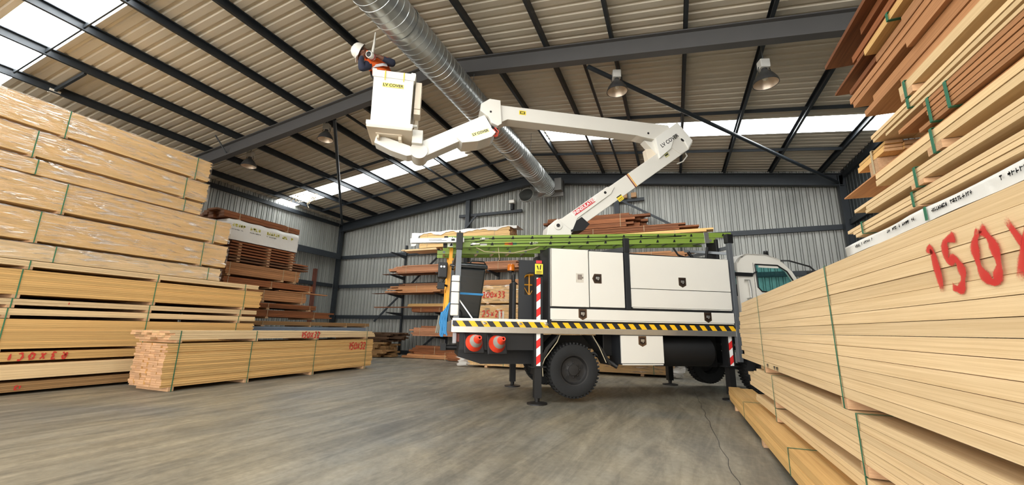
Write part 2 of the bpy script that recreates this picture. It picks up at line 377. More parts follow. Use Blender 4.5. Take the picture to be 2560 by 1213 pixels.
# purlins: C sections along the length, one object each
cp = [(-.035,0),(.035,0),(.035,-.022),(.028,-.022),(.028,-.006),(-.029,-.006),(-.029,-.194),(.028,-.194),(.028,-.178),(.035,-.178),(.035,-.2),(-.035,-.2)]
pm = [MB().prism([(x*s, z) for x, z in cp], YF, YB-.05).mesh('purlin', DARKST) for s in (1, -1)]
offs = [.22]+[1.42+1.45*k for k in range(7)]
for i, s in enumerate((-1, 1)):
    for o in offs: link('purlin', pm[i], ceiling, (RX+s*o, 0, zs(RX+s*o)-.002))
for s in (-1, 1):                                       # lighter extra struts in the far bay
    x = RX+s*3.58; MB().box((x-.03, 7.8, zs(x)-.17), (x+.03, 15.8, zs(x)-.11)).build('strut', DARKST, ceiling)
for y, w in ((11.35, .05), (13.9, .04), (3.43, .045)):
    for s in (-1, 1):
        xe = RX+s*(10.2 if y > 4 else 8.6)
        if y < 4 and s > 0: continue
        xa = RX+s*(.3 if y > 4 else 1.5)
        MB().beam((xa, y, zs(xa)-.1), (xe, y, zs(xe)-.1), .03, .09).build('bridging', DARKST, ceiling)
MB().beam((-14.05, 4.15, zs(-14.05)-.1), (-12.6, 4.15, zs(-12.6)-.1), .05, .1).build('bridging', DARKST, ceiling)
bbox('junction_box', mat('cream_plastic', (222,214,200), .5), (-13.97, 4.05, zs(-13.9)-.2), (-13.87, 4.25, zs(-13.9)-.1), ceiling)
MB().beam((-12.7, 7.2, 6.85), (-12.9, 7.72, 6.52), .03, .03).build('fly_brace', STEELG, ceiling)
# portal frames
for y in (-.4, 7.75, 15.75):
    for s, xe in ((-1, XL+.12), (1, XR-.12)):
        b = MB(); zt = -.21
        for dz, w, h in ((zt-.012, .19, .025), (zt-.21, .02, .38), (zt-.41, .19, .025)):
            b.beam((RX, y, zs(RX)+dz), (xe, y, zs(xe)+dz), w, h)
        b.build('rafter', RAFT if y < 10 else DARKST, ceiling)
        zc = zs(xe)-.25
        c = MB()
        for lo, hi in (((-.1,-.15),(.1,-.125)), ((-.1,.125),(.1,.15)), ((-.01,-.13),(.01,.13))):
            c.box((xe+min(lo[1]*s, hi[1]*s), y+lo[0], 0), (xe+max(lo[1]*s, hi[1]*s), y+hi[0], zc))
        struct(c.build('column', DARKST))['label'] = 'dark steel portal column'
for a, b_ in (((-1.42,7.9,6.88),(5.3,15.65,6.12)), ((-8.69,7.9,7.0),(-15.7,15.55,6.35))):
    MB().cyl(a, b_, .05, n=12).build('roof_brace', DARKST, ceiling, smooth=40)
# walls
def wall(name, pts, m=WALLM):
    b = MB()
    for (a, ha, za), (c, hc, zc) in zip(pts, pts[1:]): b.quad([a+(0,), c+(0,), c+(zc,), a+(za,)])
    return struct(b.build(name, m))
WP = ((0,0),(.5,0),(.53,-1),(.6,-1),(.63,.25),(.84,.25),(.87,-1),(.94,-1),(.97,0))
pr = corrugated(XL, XR, .2, .045, WP)
wall_back = wall('wall_back', [((x, YB-.05-h), h, zs(x)+.05) for x, h in pr])
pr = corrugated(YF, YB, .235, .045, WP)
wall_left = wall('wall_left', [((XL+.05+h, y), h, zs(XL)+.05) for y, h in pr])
wall_right = wall('wall_right', [((XR-.05-h, y), h, zs(XR)+.05) for y, h in pr], corr_mat('darkened_wall_sheet', (48,52,52), (66,70,70), .6, .1, 2, 2, .3))  # right wall sheet made much darker than the other walls
def girt(par, a, b_, h=.15, m=None): return MB().beam(a, b_, .09, h).build('girt', m or DARKST, par)
for z in (.08, 1.66, 3.18, 4.68): girt(wall_back, (XL+.2, 15.98, z), (XR-.2, 15.98, z), .17)
for x0, x1 in ((-9.0, -5.9), (-2.2, -.8)): girt(wall_back, (x0, 15.9, 6.28), (x1, 15.9, 6.28), .12)
for z in (1.7, 3.2, 4.75, 6.35):
    girt(wall_left, (XL+.12, YF+.2, z), (XL+.12, 15.6, z), .17); girt(wall_right, (XR-.12, YF+.2, z), (XR-.12, 15.6, z), .17)
MB().box((XL+.2, 9.5, 4.6), (XL+.55, 15.5, 4.66)).box((XL+.5, 9.5, 4.5), (XL+.56, 15.5, 4.78)).build('wall_ledge', DARKST, wall_left)
for x in (-8.5, -1.85):
    struct(MB().box((x-.1, 15.72, 0), (x+.1, 15.88, zs(x)-.62)).build('column', DARKST))['label'] = 'dark steel end wall post'
rusty = mat('rust_red_primer', (104,58,44), .7, noise=.3)
MB().box((XL+.05, 14.4, 0), (XL+.18, 14.55, 3.9)).build('wall_post', rusty, wall_left)
# floor
fl = MB()
for i in range(24):
    for j in range(40):
        x0, x1 = -18+i*1.1, -18+(i+1)*1.1; y0, y1 = -13+j*.75, -13+(j+1)*.75
        fl.quad([(x0,y0,0),(x1,y0,0),(x1,y1,0),(x0,y1,0)])
floor = struct(fl.build('floor', FLOORM))
b = MB(); pts = [(.42+.012*math.sin(k*1.7)+.008*math.sin(k*4.1)-.004*k, 3.0+k*.22) for k in range(34)]
for (xa, ya), (xc, yc) in zip(pts, pts[1:]): b.quad([(xa-.003,ya,.0015),(xa+.003,ya,.0015),(xc+.003,yc,.0015),(xc-.003,yc,.0015)])
b.build('crack', BLACK, floor)
# ---------------------------------------------------------------- duct under the ridge
DX, DZ, DR = -4.47, 6.85, .36
duct = thing('spiral_duct', 'large galvanised spiral air duct running under the roof ridge', 'duct', (DX, 6, DZ))
MB().lathe([(DR, -9.5), (DR, 9.15)], 'y', n=48).build('duct_pipe', DUCTM, duct, smooth=60)
hp = []
turns = int(18.6/.15)
for k in range(turns*28+1):
    a = 2*math.pi*k/28; hp.append(((DR+.001)*math.cos(a), -9.45+k/28*.15, (DR+.001)*math.sin(a)))
MB().tube(hp, .009, 4).build('spiral_seam', mat('seam_zinc', (170,172,170), .35, .7), duct)
for y in (-6.2, -.6, 4.7): MB().lathe([(DR+.012, y-.05), (DR+.016, y), (DR+.012, y+.05)], 'y', n=48).build('duct_joint', DUCTM, duct, smooth=60)
# end box with flange plate and side branch with an elbow
MB().box((-.1,9.1,-.36), (.62,9.2,.3)).box((.34,8.8,-.2), (.62,9.3,.3)).build('flange_plate', mat('dull_zinc_plate', (112,110,106), .5, .4, noise=.1), duct)
br = [(-.05,8.7,-.1),(-.3,8.75,-.2),(-.5,8.65,-.33),(-.6,8.4,-.45),(-.62,8.15,-.5)]
MB().tube(br, [.28,.28,.28,.28,.285], 24, cap=False).build('branch_elbow', DUCTM, duct, smooth=60)
MB().lathe([(.285,-.03),(.31,-.03),(.31,.04),(.285,.04)], 'y', n=28).build('elbow_collar', DUCTM, duct, (-.62,8.15,-.5), (R(-10),0,0), smooth=40)
for y in (-4, 1.75, 6): MB().tube([(-.3,y,.25),(-.32,y,.9)], .006, 6).tube([(.3,y,.25),(.32,y,.9)], .006, 6).build('hanger_rod', STEELG, duct)
tag(MB().cyl((-5.0,-4,6.95), (-5.0,12.5,6.95), .018, n=8).build('conduit', mat('galvanised_conduit', (206,204,198), .4, .5)), 'thin pale conduit running alongside the round duct', 'conduit')
# ---------------------------------------------------------------- high bay lamps
LAMPD = mat('dark_lamp_reflector', (84,84,84), .35, .6, noise=.15)
LAMPI = mat('lamp_inside', (214,196,176), .3, .3)
GEAR = mat('lamp_gear_grey', (196,194,188), .5)
BULB = mat('lamp_bulb', (240,236,226), .2)
def lamp(x, y, ztop, label, tilt=0.):
    t = thing('high_bay_lamp', label, 'lamp', (x, y, ztop), .3, 'high bay lamps under the roof')
    MB().tube([(0,0,.4),(0,0,-.08)], .012, 6).build('hook', STEELG, t)
    bbox('gear_box', GEAR, (-.09,-.08,-.24), (.09,.08,-.06), t, .015)
    MB().lathe([(.05,-.24),(.06,-.3)], n=20).build('neck', LAMPD, t, smooth=40)
    MB().lathe([(.06,-.29),(.09,-.32),(.15,-.39),(.2,-.47),(.225,-.54),(.23,-.57),(.222,-.57),(.19,-.47),(.14,-.39),(.07,-.32)], n=32).build('reflector', [LAMPD], t, smooth=50)
    MB().lathe([(.218,-.566),(.186,-.468),(.136,-.39),(.01,-.335)], n=32).build('reflector_lining', LAMPI, t, smooth=60)
    MB().lathe([(.001,-.5),(.045,-.48),(.055,-.44),(.035,-.37),(.03,-.34)], n=16).build('bulb', BULB, t, smooth=60)
    for s in (-1, 1): MB().tube([(s*.1,0,-.2),(s*.12,.0,-.28),(s*.1,.02,-.33)], .007, 6).build('cable', BLACK, t)
    return t
lamp(-12.7, 8.35, zs(-12.7)-.2, 'dark bell shaped high bay lamp nearest the wrapped timber stack')
lamp(-9.45, 8.35, zs(-9.45)-.22, 'dark bell shaped high bay lamp left of the raised bucket')
lamp(-.87, 8.35, zs(-.87)-.48, 'pale dusty high bay lamp directly above the white boom')
lamp(1.95, 8.35, zs(1.95)-.56, 'pale dusty high bay lamp nearest the right hand timber stack')
# ---------------------------------------------------------------- small things on the walls
t = thing('wall_camera', 'small white and black camera box fixed high on the end wall', 'camera', (-6.35, 15.95, 6.45))
bbox('housing', WHITE, (-.14,-.2,.18), (.14,0,.34), t, .03); bbox('bracket', BLACK, (-.06,-.16,-.1), (.06,0,.17), t, .01)
cardb = mat('brown_cardboard', (190,150,110), .8, noise=.1)
for x, z, w, lab in ((-1.55, 6.34, .24, 'brown box on the end wall beam behind the boom'), (-1.18, 6.34, .2, 'small square pale box on the end wall beam behind the boom')):
    tt = thing('cardboard_box', lab, 'box', (x, 15.85, z)); bbox('carton', cardb, (-w/2,-.14,0), (w/2,.06,w*.9), tt, .004); box('flap', cardb, (-w/2,-.145,w*.9), (w/2,-.03,w*.9+.004), tt)
b = MB()
for k in range(26):
    x = -15.0+random.random()*1.0; y = 11.8+random.random()*.7; z = zs(x)-.1; q = [(x, y, z)]
    for j in range(5):
        q.append((q[-1][0]+random.uniform(-.12,.12), q[-1][1]+random.uniform(-.1,.1), q[-1][2]-random.uniform(0,.11)))
    b.tube(q, [random.uniform(.006,.02) for _ in q], 5)
tag(stuff(b.build('torn_insulation', mat('dirty_white_insulation', (196,184,160), .9))), 'torn pale insulation hanging at the eave below the skylight', 'insulation')
# ================================================================ timber
def pack(name, label, face, sgn, a0, a1, z0, z1, rows, cols, width, m, straps=(), bearers=(), jit=.02, full=False, wrap=None,
         axis='Y', group=None, cat='timber pack', strapm=None, bh=.07, fj=.004, bm_=None, endm=None, gap=.003):
    """strapped pack of boards. axis Y: runs along the shed, visible face at X=face looking to sgn; axis X: runs across, face at Y=face looking to the camera"""
    Lc = (a0+a1)/2; Ln = a1-a0
    if axis == 'Y':
        loc = (face-sgn*width/2, Lc, z0); rz = 0. if sgn > 0 else math.pi; ls = sgn
    else:
        loc = (Lc, face+width/2, z0); rz = -math.pi/2; ls = 1
    t = thing(name, label, cat, loc, rz, group)
    H = z1-z0; rh = H/rows; cw = width/cols
    for r in range(rows):
        for c in range(cols if full else 1):
            x1 = width/2-c*cw + (random.uniform(-fj, fj) if c == 0 else 0); x0 = width/2-(c+1)*cw+.002
            e0, e1 = -Ln/2+random.uniform(-jit, jit), Ln/2+random.uniform(-jit, jit)
            box('board', m, (x0, e0, r*rh+gap/2), (x1, e1, (r+1)*rh-gap/2), t)
    if not full and cols > 1:
        stuff(box('inner_boards', m, (-width/2, -Ln/2+jit, .001), (width/2-cw, Ln/2-jit, H-.001), t))
    for k, s in enumerate(straps):
        y = (s-Lc)*ls; zb = -bh if any(abs(s-q) < .02 for q in bearers) else 0.
        o = max(.006, fj+.002)+(.016 if wrap else 0); w = .008
        b = MB(); hw = width/2+o
        b.box((hw, y-w, zb), (hw+.0015, y+w, H+.003)).box((-hw-.0015, y-w, zb), (-hw, y+w, H+.003)).box((-hw, y-w, H+.002), (hw, y+w, H+.0035)).box((-hw, y-w, zb-.0015), (hw, y+w, zb-.0))
        b.build('strap', strapm or STRAP, t)
    for s in bearers:
        y = (s-Lc)*ls; box('bearer', bm_ or ENDG, (-width/2, y-.045, -bh+.002), (width/2+.004, y+.045, -.001), t)
    if wrap:
        wrap_film(t, (-width/2-.006, -Ln/2-.03, .012), (width/2+.011, Ln/2+.03, H+.012), wrap)
    return t
def wrap_film(t, lo, hi, m, name='plastic_wrap', amp=.006):
    b = bmesh.new(); bmesh.ops.create_cube(b, size=1)
    for v in b.verts: v.co = Vector([lo[i] if v.co[i] < 0 else hi[i] for i in range(3)])
    bmesh.ops.delete(b, geom=[f for f in b.faces if f.normal.z < -.5], context='FACES')
    es = [e for e in b.edges if abs(e.verts[0].co.y-e.verts[1].co.y) > .5]
    bmesh.ops.subdivide_edges(b, edges=es, cuts=40, use_grid_fill=True)
    es = [e for e in b.edges if abs(e.verts[0].co.z-e.verts[1].co.z) > .05]
    bmesh.ops.subdivide_edges(b, edges=es, cuts=4, use_grid_fill=True)
    for v in b.verts:
        q = v.co; k = math.sin(q.y*9+q.z*23)+math.sin(q.y*17-q.z*31+1.3)+math.sin(q.x*13+q.y*5)
        s = 1 if q.x > 0 else -1
        v.co.x += s*amp*(k+3)*.3; v.co.z += amp*.5*math.sin(q.y*11+q.x*7) if q.z > hi[2]-.01 else 0
    me = bpy.data.meshes.new(name); b.to_mesh(me); b.free()
    for p_ in me.polygons: p_.use_smooth = True
    me.materials.append(m); return link(name, me, t)
def spray(parent_pack, s, h, w, world_loc, facing, m=REDP, slant=.1, adv=.82, flip=False):
    """figures sprayed on a pack face, part of that pack"""
    me, ln = stroke_mesh(s, h, w, m, adv, slant)
    o = link('sprayed_figures', me, parent_pack); o['label'] = 'red sprayed figures'
    rz = {'+X': math.pi/2, '-X': -math.pi/2, '-Y': 0.}[facing]
    bpy.context.view_layer.update()
    Mw = Matrix.Translation(Vector(world_loc)) @ Matrix.Rotation(rz, 4, 'Z')
    if flip: Mw = Mw @ Matrix.Rotation(math.pi, 4, 'Y')
    o.matrix_parent_inverse = Matrix.Identity(4)
    PL = Matrix.Translation(parent_pack.location) @ Matrix.Rotation(parent_pack.rotation_euler.z, 4, 'Z')
    o.matrix_local = PL.inverted() @ Mw
    return o
LG = 'packs of the tall timber stack on the left'
FX = -10.2
def left(label, z0, z1, yend, rows, m, straps, wrap=None, fx=0., bearers=None, jit=.02, ln=6.4, strapm=None, below=None):
    bh = z0-below-(.02 if wrap else .007) if below is not None else z0-.002
    return pack('timber_pack', label, FX+fx, 1, yend-ln, yend, z0, z1, rows, 13, 2.2, m, straps, straps if bearers is None else bearers, jit, False, wrap, group=LG, strapm=strapm, bh=max(bh, .01), gap=.0009 if m in (LVL, PINEP) else .0018, fj=.0015 if m in (LVL, PINEP) else .004)
lw = [left('topmost film wrapped laminated pine pack of the tall left stack', 4.53, 5.02, 5.82, 15, LVL, (1.2,3.31,5.51), FILM, below=4.47),
 left('film wrapped laminated pine pack second from the top of the left stack', 4.02, 4.47, 5.84, 14, LVL, (.9,2.99,5.36), FILM, below=3.96),
 left('thin film wrapped pine pack third from the top of the left stack', 3.70, 3.96, 5.78, 8, LVL, (1.0,3.08,5.41), FILM, bearers=()),
 left('deep film wrapped pine pack above the middle of the left stack', 3.14, 3.66, 6.5, 16, LVL, (1.4,3.51,6.13), FILM, .012, below=3.07),
 left('film wrapped pine pack with creased film at its far end in the left stack', 2.56, 3.07, 6.52, 14, LVL, (1.2,3.28,5.96), FILM, below=2.5),
 left('pale film wrapped pine pack just above the bare packs of the left stack', 2.22, 2.50, 6.45, 7, PINEP, (1.1,3.57,6.16), FILM, bearers=()),
 left('thin bare pine layer under the wrapped packs of the left stack', 2.11, 2.21, 7.48, 3, PINE, (3.31,5.2,7.12), None, .004, below=2.05),
 left('deep bare yellow pine pack with ragged far end in the left stack', 1.63, 2.05, 7.6, 12, PINEY, (3.25,5.19,7.14), jit=.04, below=1.56),
 left('thin two board pine layer in the middle of the left stack', 1.46, 1.56, 7.52, 2, PINE, (3.22,5.15,7.09), below=1.40),
 left('thin three board pine layer below the middle of the left stack', 1.29, 1.40, 7.52, 3, PINEP, (3.2,5.15,7.07), below=1.23),
 left('deep bare yellow pine pack with many thin boards in the left stack', .74, 1.23, 7.5, 15, PINEY, (3.2,5.15,7.04), below=.69),
 left('pine pack with large red figures near the foot of the left stack', .54, .69, 7.2, 3, PINEY, (1.6,6.3), below=.49),
 left('pale whitish pine pack second from the floor in the left stack', .25, .49, 7.2, 6, PINEP, (1.8,6.4), below=.2),
 left('grimy weathered pine pack lying on the floor under the left stack', .05, .20, 7.2, 5, PINED, (1.7,6.5))]
pack('timber_pack', 'weathered timber pack added behind the left stack to darken its gaps', -12.5, 1, .2, 7.0, .02, 2.4, 8, 3, .9, PINED, (), (), .02, False, group=LG)  # added blocker, mostly unseen, keeps the gaps between the left packs dark
spray(lw[11], 'R3X0CI', .125, .026, (FX+.016, 4.05, .675), '+X', flip=True, adv=1.25)
spray(lw[13], 'CI', .07, .02, (FX+.016, 3.5, .08), '+X'); spray(lw[8], 'I', .05, .012, (FX+.016, 3.9, 1.49), '+X')
# the 150x32 bundle in front of it, every board its own piece
fb = pack('timber_bundle', 'large lower bundle of pine boards with red figures at its far end', -8.5, 1, 4.68, 10.12, .075, .84, 20, 6, .95, MIXP, (4.86,6.27,7.97,9.82), (4.86,6.27,7.97,9.82), .018, True, group='bundles in front of the left stack', strapm=STRAPD, bh=.073, fj=.013, gap=.0032)
fu = pack('timber_bundle', 'shallow upper bundle of pine boards lying on the large bundle', -8.5, 1, 4.72, 10.1, .905, 1.065, 4, 7, 1.15, PINE, (4.86,6.35,8.0,9.82), (4.86,6.35,8.0,9.82), .09, True, group='bundles in front of the left stack', strapm=STRAPD, bh=.055, fj=.01)
spray(fb, '150X32', .2, .03, (-8.484, 9.12, .56), '+X', slant=.15, adv=.72); spray(fu, '150X32', .15, .028, (-8.484, 7.5, .9), '+X', slant=.25, adv=.82)
# ---------------------------------------------------------------- hardwood stack behind, against the left wall
HG = 'packs of the hardwood stack behind the left stack'; HX = -11.2
def hard(label, z0, z1, y0, y1, rows, m, straps=(), jit=.03, cols=5, full=False, gap=.004, bh=.05, name='hardwood_pack', bearers=None, width=1.1):
    return pack(name, label, HX, 1, y0, y1, z0, z1, rows, cols, width, m, straps, straps if bearers is None else bearers, jit, full, group=HG, strapm=TWINE, bh=bh, gap=gap, fj=.008)
hard('weathered brown timber layer lying on grey steel sections', 1.20, 1.32, 7.7, 13.0, 2, PINED, (8.5,10.2,11.8,12.8), jit=.03, bh=.04)
t = thing('steel_section', 'long blue grey steel section lying under the hardwood stack', 'steel beam', (HX-.5, 10.3, 1.03))
SB = mat('blue_grey_steel', (132,148,166), .45, .2, noise=.1)
for z in (0, .065): MB().prism([(.5,z+.0),(.5,z+.058),(-.4,z+.058),(-.4,z)], -2.55, 2.55).build('channel', SB, t)
for k in range(3): 
    o = thing('trestle', 'timber trestle carrying the steel sections, %s' % ('nearest the end wall','in the middle of the three','nearest the left stack')[k], 'trestle', (HX-.5, 12.4-k*2.1, 0), group='trestles under the hardwood stack')
    for dz in range(6): box('block', PINED, (-.45,-.06,dz*.171+.001), (.45,.06,dz*.171+.17), o)
hard('dark red hardwood pack with projecting long boards low in the hardwood stack', 1.44, 1.64, 7.7, 11.1, 4, RED, (8.6,10.3), jit=.18)
hard('thin red hardwood pack with loose twine straps in the hardwood stack', 1.70, 1.84, 7.7, 10.36, 3, RED, (8.6,10.1), jit=.05)
hard('orange hardwood pack with one long board sticking out', 1.91, 2.21, 7.7, 9.9, 5, ORANGE, (8.4,9.75), jit=.03)
o = thing('loose_board', 'single long red board sticking out of the hardwood stack', 'board', (HX-.12, 9.9, 2.222)); box('plank', ORANGE, (-.1,-1.0,0), (.1,.9,.03), o); box('end_face', ENDG, (-.1,.9,0), (.1,.903,.03), o)
hard('long red hardwood pack below the middle of the hardwood stack', 2.30, 2.48, 7.18, 10.12, 3, RED, (7.3,8.6,10.0), bh=.04)
hard('deep red brown hardwood pack with grey lower boards', 2.55, 2.88, 7.18, 9.55, 6, ORANGE, (7.3,8.95,9.4))
for k in range(7):
    z = 2.93+k*.083
    hard(('lowest','second','third','fourth','fifth','sixth','topmost')[k]+' spaced hardwood board layer under the white wrapped pack', z, z+.048, 7.24, 9.84 if k < 3 else 9.3, 1, BROWN if k < 2 else RED, (), jit=.02, bh=.03, bearers=(7.5,8.4,9.2), name='board_layer')
wp = thing('wrapped_pack', 'timber pack fully wrapped in white printed plastic on the hardwood stack', 'timber pack', (HX-.55, 8.15, 3.52), group=HG)
box('timber_core', RED, (-.53,-1.04,0), (.53,1.04,.5), wp)
wf = wrap_film(wp, (-.56,-1.1,-.03), (.565,1.16,.53), WRAPW, amp=.02); wf['label'] = 'white plastic wrap with yellow print'
YPR = mat('yellow_print', (206,196,60), .5)
def print_marks(parent, m, x, y0, y1, z, h, n, name):
    """a line of smudged, unreadable print on wrinkled plastic"""
    b = MB(); y = y0
    while y < y1:
        w = random.uniform(.4, .9)*h; k = random.randint(1, 3)
        for j in range(k):
            za = z+random.uniform(0, h*.75); b.box((x, y, za), (x+.0005, y+w, za+h*random.uniform(.15, .35)))
        ya = y+random.uniform(0, w*.6); b.box((x, ya, z), (x+.0005, ya+h*.18, z+h)); y += w*random.uniform(1.05, 1.5)
        if random.random() < .15: y += h*1.2
    return stuff(b.build(name, m, parent))
for k in range(4):
    print_marks(wp, YPR, .609, -1.0+k*.52, -.62+k*.52, .33-.01*k, .09, 5, 'yellow_print')
    if k < 3: print_marks(wp, INK, .609, -1.0+k*.52, -.68+k*.52, .24, .03, 5, 'black_print')
hard('dark red boards with pale end marks lying on the white wrapped pack', 4.09, 4.25, 6.95, 9.38, 2, RED, (7.35,8.9), jit=.06, bh=.022, full=True, cols=5)
o = thing('loose_board', 'dark board lying on top of the hardwood stack', 'board', (HX-.35, 8.0, 4.256)); box('plank', BROWN, (-.2,-1.2,0), (.2,.95,.05), o); box('plank', BROWN, (-.5,-1.1,0), (-.24,.6,.05), o)
# ---------------------------------------------------------------- right hand stack beside the camera
RG = 'packs of the near right hand stack'; QX = .95
def right(label, z0, z1, y0, y1, rows, cols, width, m, straps=(), bearers=(), jit=.03, dx=0., strapm=None, bh=.06, fj=.004, full=True, gap=.003, wrap=None, name='timber_pack'):
    return pack(name, label, QX+dx, -1, y0, y1, z0, z1, rows, cols, width, m, straps, bearers, jit, full, wrap, group=RG, strapm=strapm or STRAPD, bh=bh, fj=fj, gap=gap)
right('orange pine bundle lying on the floor at the foot of the right stack', .07, .28, 1.6, 8.25, 3, 2, .34, PINEY, (4.2,6.6), (2.2,5.4,7.6), .1, -.14, bh=.068)
o = right('pale two board layer above the floor bundle of the right stack', .335, .42, .6, 6.5, 2, 5, .9, PINEP, (5.3,3.05), (5.3,3.05), .1, 0., bh=.047)
right('pine pack carrying the big marked pack of the right stack', .49, .755, .3, 6.6, 6, 6, 1.0, PINE, (3.05,5.3), (3.05,5.3), .35, 0., bh=.062)
bigp = right('largest pine pack on the right marked with huge red figures', .82, 1.64, .2, 7.2, 13, 6, 1.0, PINE, (1.1,3.22,5.65), (1.1,3.22,5.65), .3, 0., bh=.063, fj=.003, gap=.0025)
spray(bigp, '150X', .2, .031, (QX-.008, 2.04, 1.355), '-X', slant=-.12, adv=.95)
b = MB()
for y in (5.45, 5.1, 4.98): b.prism([(-(y-3.7)-.035, .045), (-(y-3.7)+.03, .05), (-(y-3.7)-.0, .005)], .5075, .509, 'x')
b.build('black_stamp', INK, bigp)
# white wrapped thin pack on top of it
ww = thing('wrapped_pack', 'thin pack wrapped in white printed plastic lying on the marked pack', 'timber pack', (QX+.51, .75, 1.65), math.pi, RG)
box('timber_core', PINE, (-.49,-2.05,0), (.49,2.0,.052), ww); wrap_film(ww, (-.5,-2.1,-.008), (.5,2.05,.047), WRAPW, amp=.006)
for k in range(6): print_marks(ww, INK, .5125, -1.95+k*.36, -1.72+k*.36, .016, .015, 6, 'black_print')
for y in (2.02, 1.5):
    b = MB().box((.512,.75-y-.008,-.004), (.514,.75-y+.008,.05)); b.build('strap', STRAPD, ww)
right('pine pack with stepped far end just above the white wrapped layer', 1.725, 1.785, -1.6, 2.72, 3, 7, 1.0, PINE, (2.1,2.6), (2.12,.9), .12, .01, bh=.008, strapm=STRAPD)
right('pine pack with slotted ragged ends second above the white wrapped layer', 1.81, 1.868, -1.6, 2.55, 3, 7, 1.0, PINE, (2.03,), (2.03,.7), .16, 0., bh=.022)
right('pale pine pack with dark gap beneath in the upper right stack', 1.905, 1.965, -1.6, 2.36, 2, 7, 1.0, PINEP, (1.88,), (1.88,.6), .04, 0., bh=.034)
right('wide flat plank poking furthest out of the upper right stack', 1.972, 1.982, -.4, 2.8, 1, 1, .22, ORANGE, jit=.0, dx=.02, name='wide_plank')
right('short pale bundle tied with twine below the roof in the right stack', 2.055, 2.105, 2.3, 2.58, 3, 2, .14, PINEY, (2.42,), (2.42,), .03, .03, strapm=TWINE, name='timber_bundle', bh=.07)
right('orange hardwood pack strapped twice in the upper right stack', 1.987, 2.083, -1.6, 1.98, 5, 6, 1.0, ORANGE, (1.86,1.75), (), .14, 0.)
right('thin pale board edge lying on the orange hardwood pack', 2.088, 2.103, -1.6, 2.2, 1, 6, 1.0, PINEP, (), (), .05, 0., name='board_layer')
right('pale pine layer with red brown underside boards in the right stack', 2.112, 2.15, -1.6, 2.32, 2, 7, 1.0, PINEP, (1.98,), (), .02, .0)
right('pale pine layer under the red hardwood boards at upper right', 2.19, 2.23, -1.6, 2.02, 1, 7, 1.0, PINEP, (1.98,), (1.98,.6), .02, 0., bh=.031)
right('deep stack of long red hardwood boards high in the right stack', 2.236, 2.5, -1.6, 2.2, 8, 6, 1.0, ORANGE, (1.2,), (), .3, 0., fj=.012)
right('thin yellow pine batten layer near the top of the right stack', 2.54, 2.575, -1.2, 2.25, 1, 1, .07, PINEY, (2.0,), (), 0, 0., name='batten')
right('long red plank second from the top of the right stack', 2.582, 2.60, -.6, 2.7, 1, 1, .15, RED, (), (), 0, .02, name='wide_plank')
right('pair of bearers and planks carried high at the right', 2.505, 2.535, -1.2, 2.5, 1, 5, .9, RED, (), (), .12, .04, name='wide_plank')
right('topmost long red brown plank against the roof at upper right', 2.775, 2.80, -.9, 2.72, 1, 1, .17, RED, (), (), 0, 0., name='wide_plank')
right('wide dark red planks below the topmost plank at upper right', 2.61, 2.77, -1.2, 2.28, 4, 3, .6, RED, (), (), .25, .06, fj=.02, name='hardwood_pack')
# ---------------------------------------------------------------- cantilever racks along the end wall
rk = thing('cantilever_rack', 'dark steel cantilever rack along the end wall holding timber', 'rack', (0, 15.55, 0))
for x in (-11.6, -9.2, -6.8, -4.4, -2.0, .4):
    MB().box((x-.035,0,0), (x+.035,.1,5.0)).build('upright', DARKST, rk)
    for z in (.78, 1.76, 2.56, 3.42, 4.42): MB().prism([(-1.05,z+.04),(-1.05,z+.075),(0,z+.075),(0,z-.07)], x-.035, x+.035, 'x').build('arm', DARKST, rk)
for a, b_ in (((-13.2,.1,1.45),(-9.3,.1,4.9)), ((-10.4,.1,.4),(-8.9,.1,1.6)), ((-9.2,.12,4.9),(-8.0,.12,6.2)), ((-1.6,.15,6.2),(1.4,.15,4.3))): MB().beam(a, b_, .04, .08).build('brace', DARKST, rk)
BG = 'bundles on the cantilever rack at the end wall'
def shelf(label, x0, x1, z0, z1, rows, cols, width, m, straps=(), jit=.15, y=14.6, name='timber_bundle', full=True, wrap=None, strapm=TWINE, bearers=(), bh=.05):
    return pack(name, label, y, 1, x0, x1, z0, z1, rows, cols, width, m, straps, bearers, jit, full, wrap, 'X', BG, strapm=strapm, fj=.01, bh=bh)
sp = shelf('long orange pine pack with white sheet over its top on the rack', -10.2, -5.95, 4.6, 5.28, 9, 4, .85, LVL, (-9.8,-6.6), .03, name='timber_pack')
b = MB(); n = 40
for i in range(n):
    xa, xb = -2.55+i*5.0/n-.0, -2.55+(i+1)*5.0/n; sg = lambda x: .69+.02*math.sin(x*7); d = lambda x: .10+.05*math.sin(x*5+1)+.02*math.sin(x*17)+(.45 if x < -2.25 else 0)
    b.quad([(.45, xa, sg(xa)-d(xa)), (.45, xb, sg(xb)-d(xb)), (.44, xb, sg(xb)), (.44, xa, sg(xa))]); b.quad([(.44, xa, sg(xa)), (.44, xb, sg(xb)), (-.44, xb, sg(xb)), (-.44, xa, sg(xa))])
b.build('white_sheet', WRAPW, sp, smooth=60)
shelf('ragged stack of wrapped boards under the sheeted pack on the rack', -10.9, -9.2, 4.5, 4.58, 2, 3, .8, PINEP, (), .3)
shelf('long pinkish pine bundle on the second rack level', -11.4, -5.6, 3.52, 3.86, 6, 4, .8, PINKW, (-10.8,-8.4,-6.4), .45)
shelf('thin red plank poking out of the second rack level', -12.1, -8.5, 3.505, 3.52, 1, 1, .3, RED, (), 0, name='wide_plank', y=14.62)
shelf('orange timber bundle with ragged end on the third rack level', -11.4, -8.9, 2.64, 2.96, 6, 4, .7, ORANGE, (-10.2,), .5)
shelf('brown boards lying on the orange ragged bundle on the rack', -11.2, -8.6, 2.98, 3.08, 2, 3, .6, BROWN, (), .3, y=14.75)
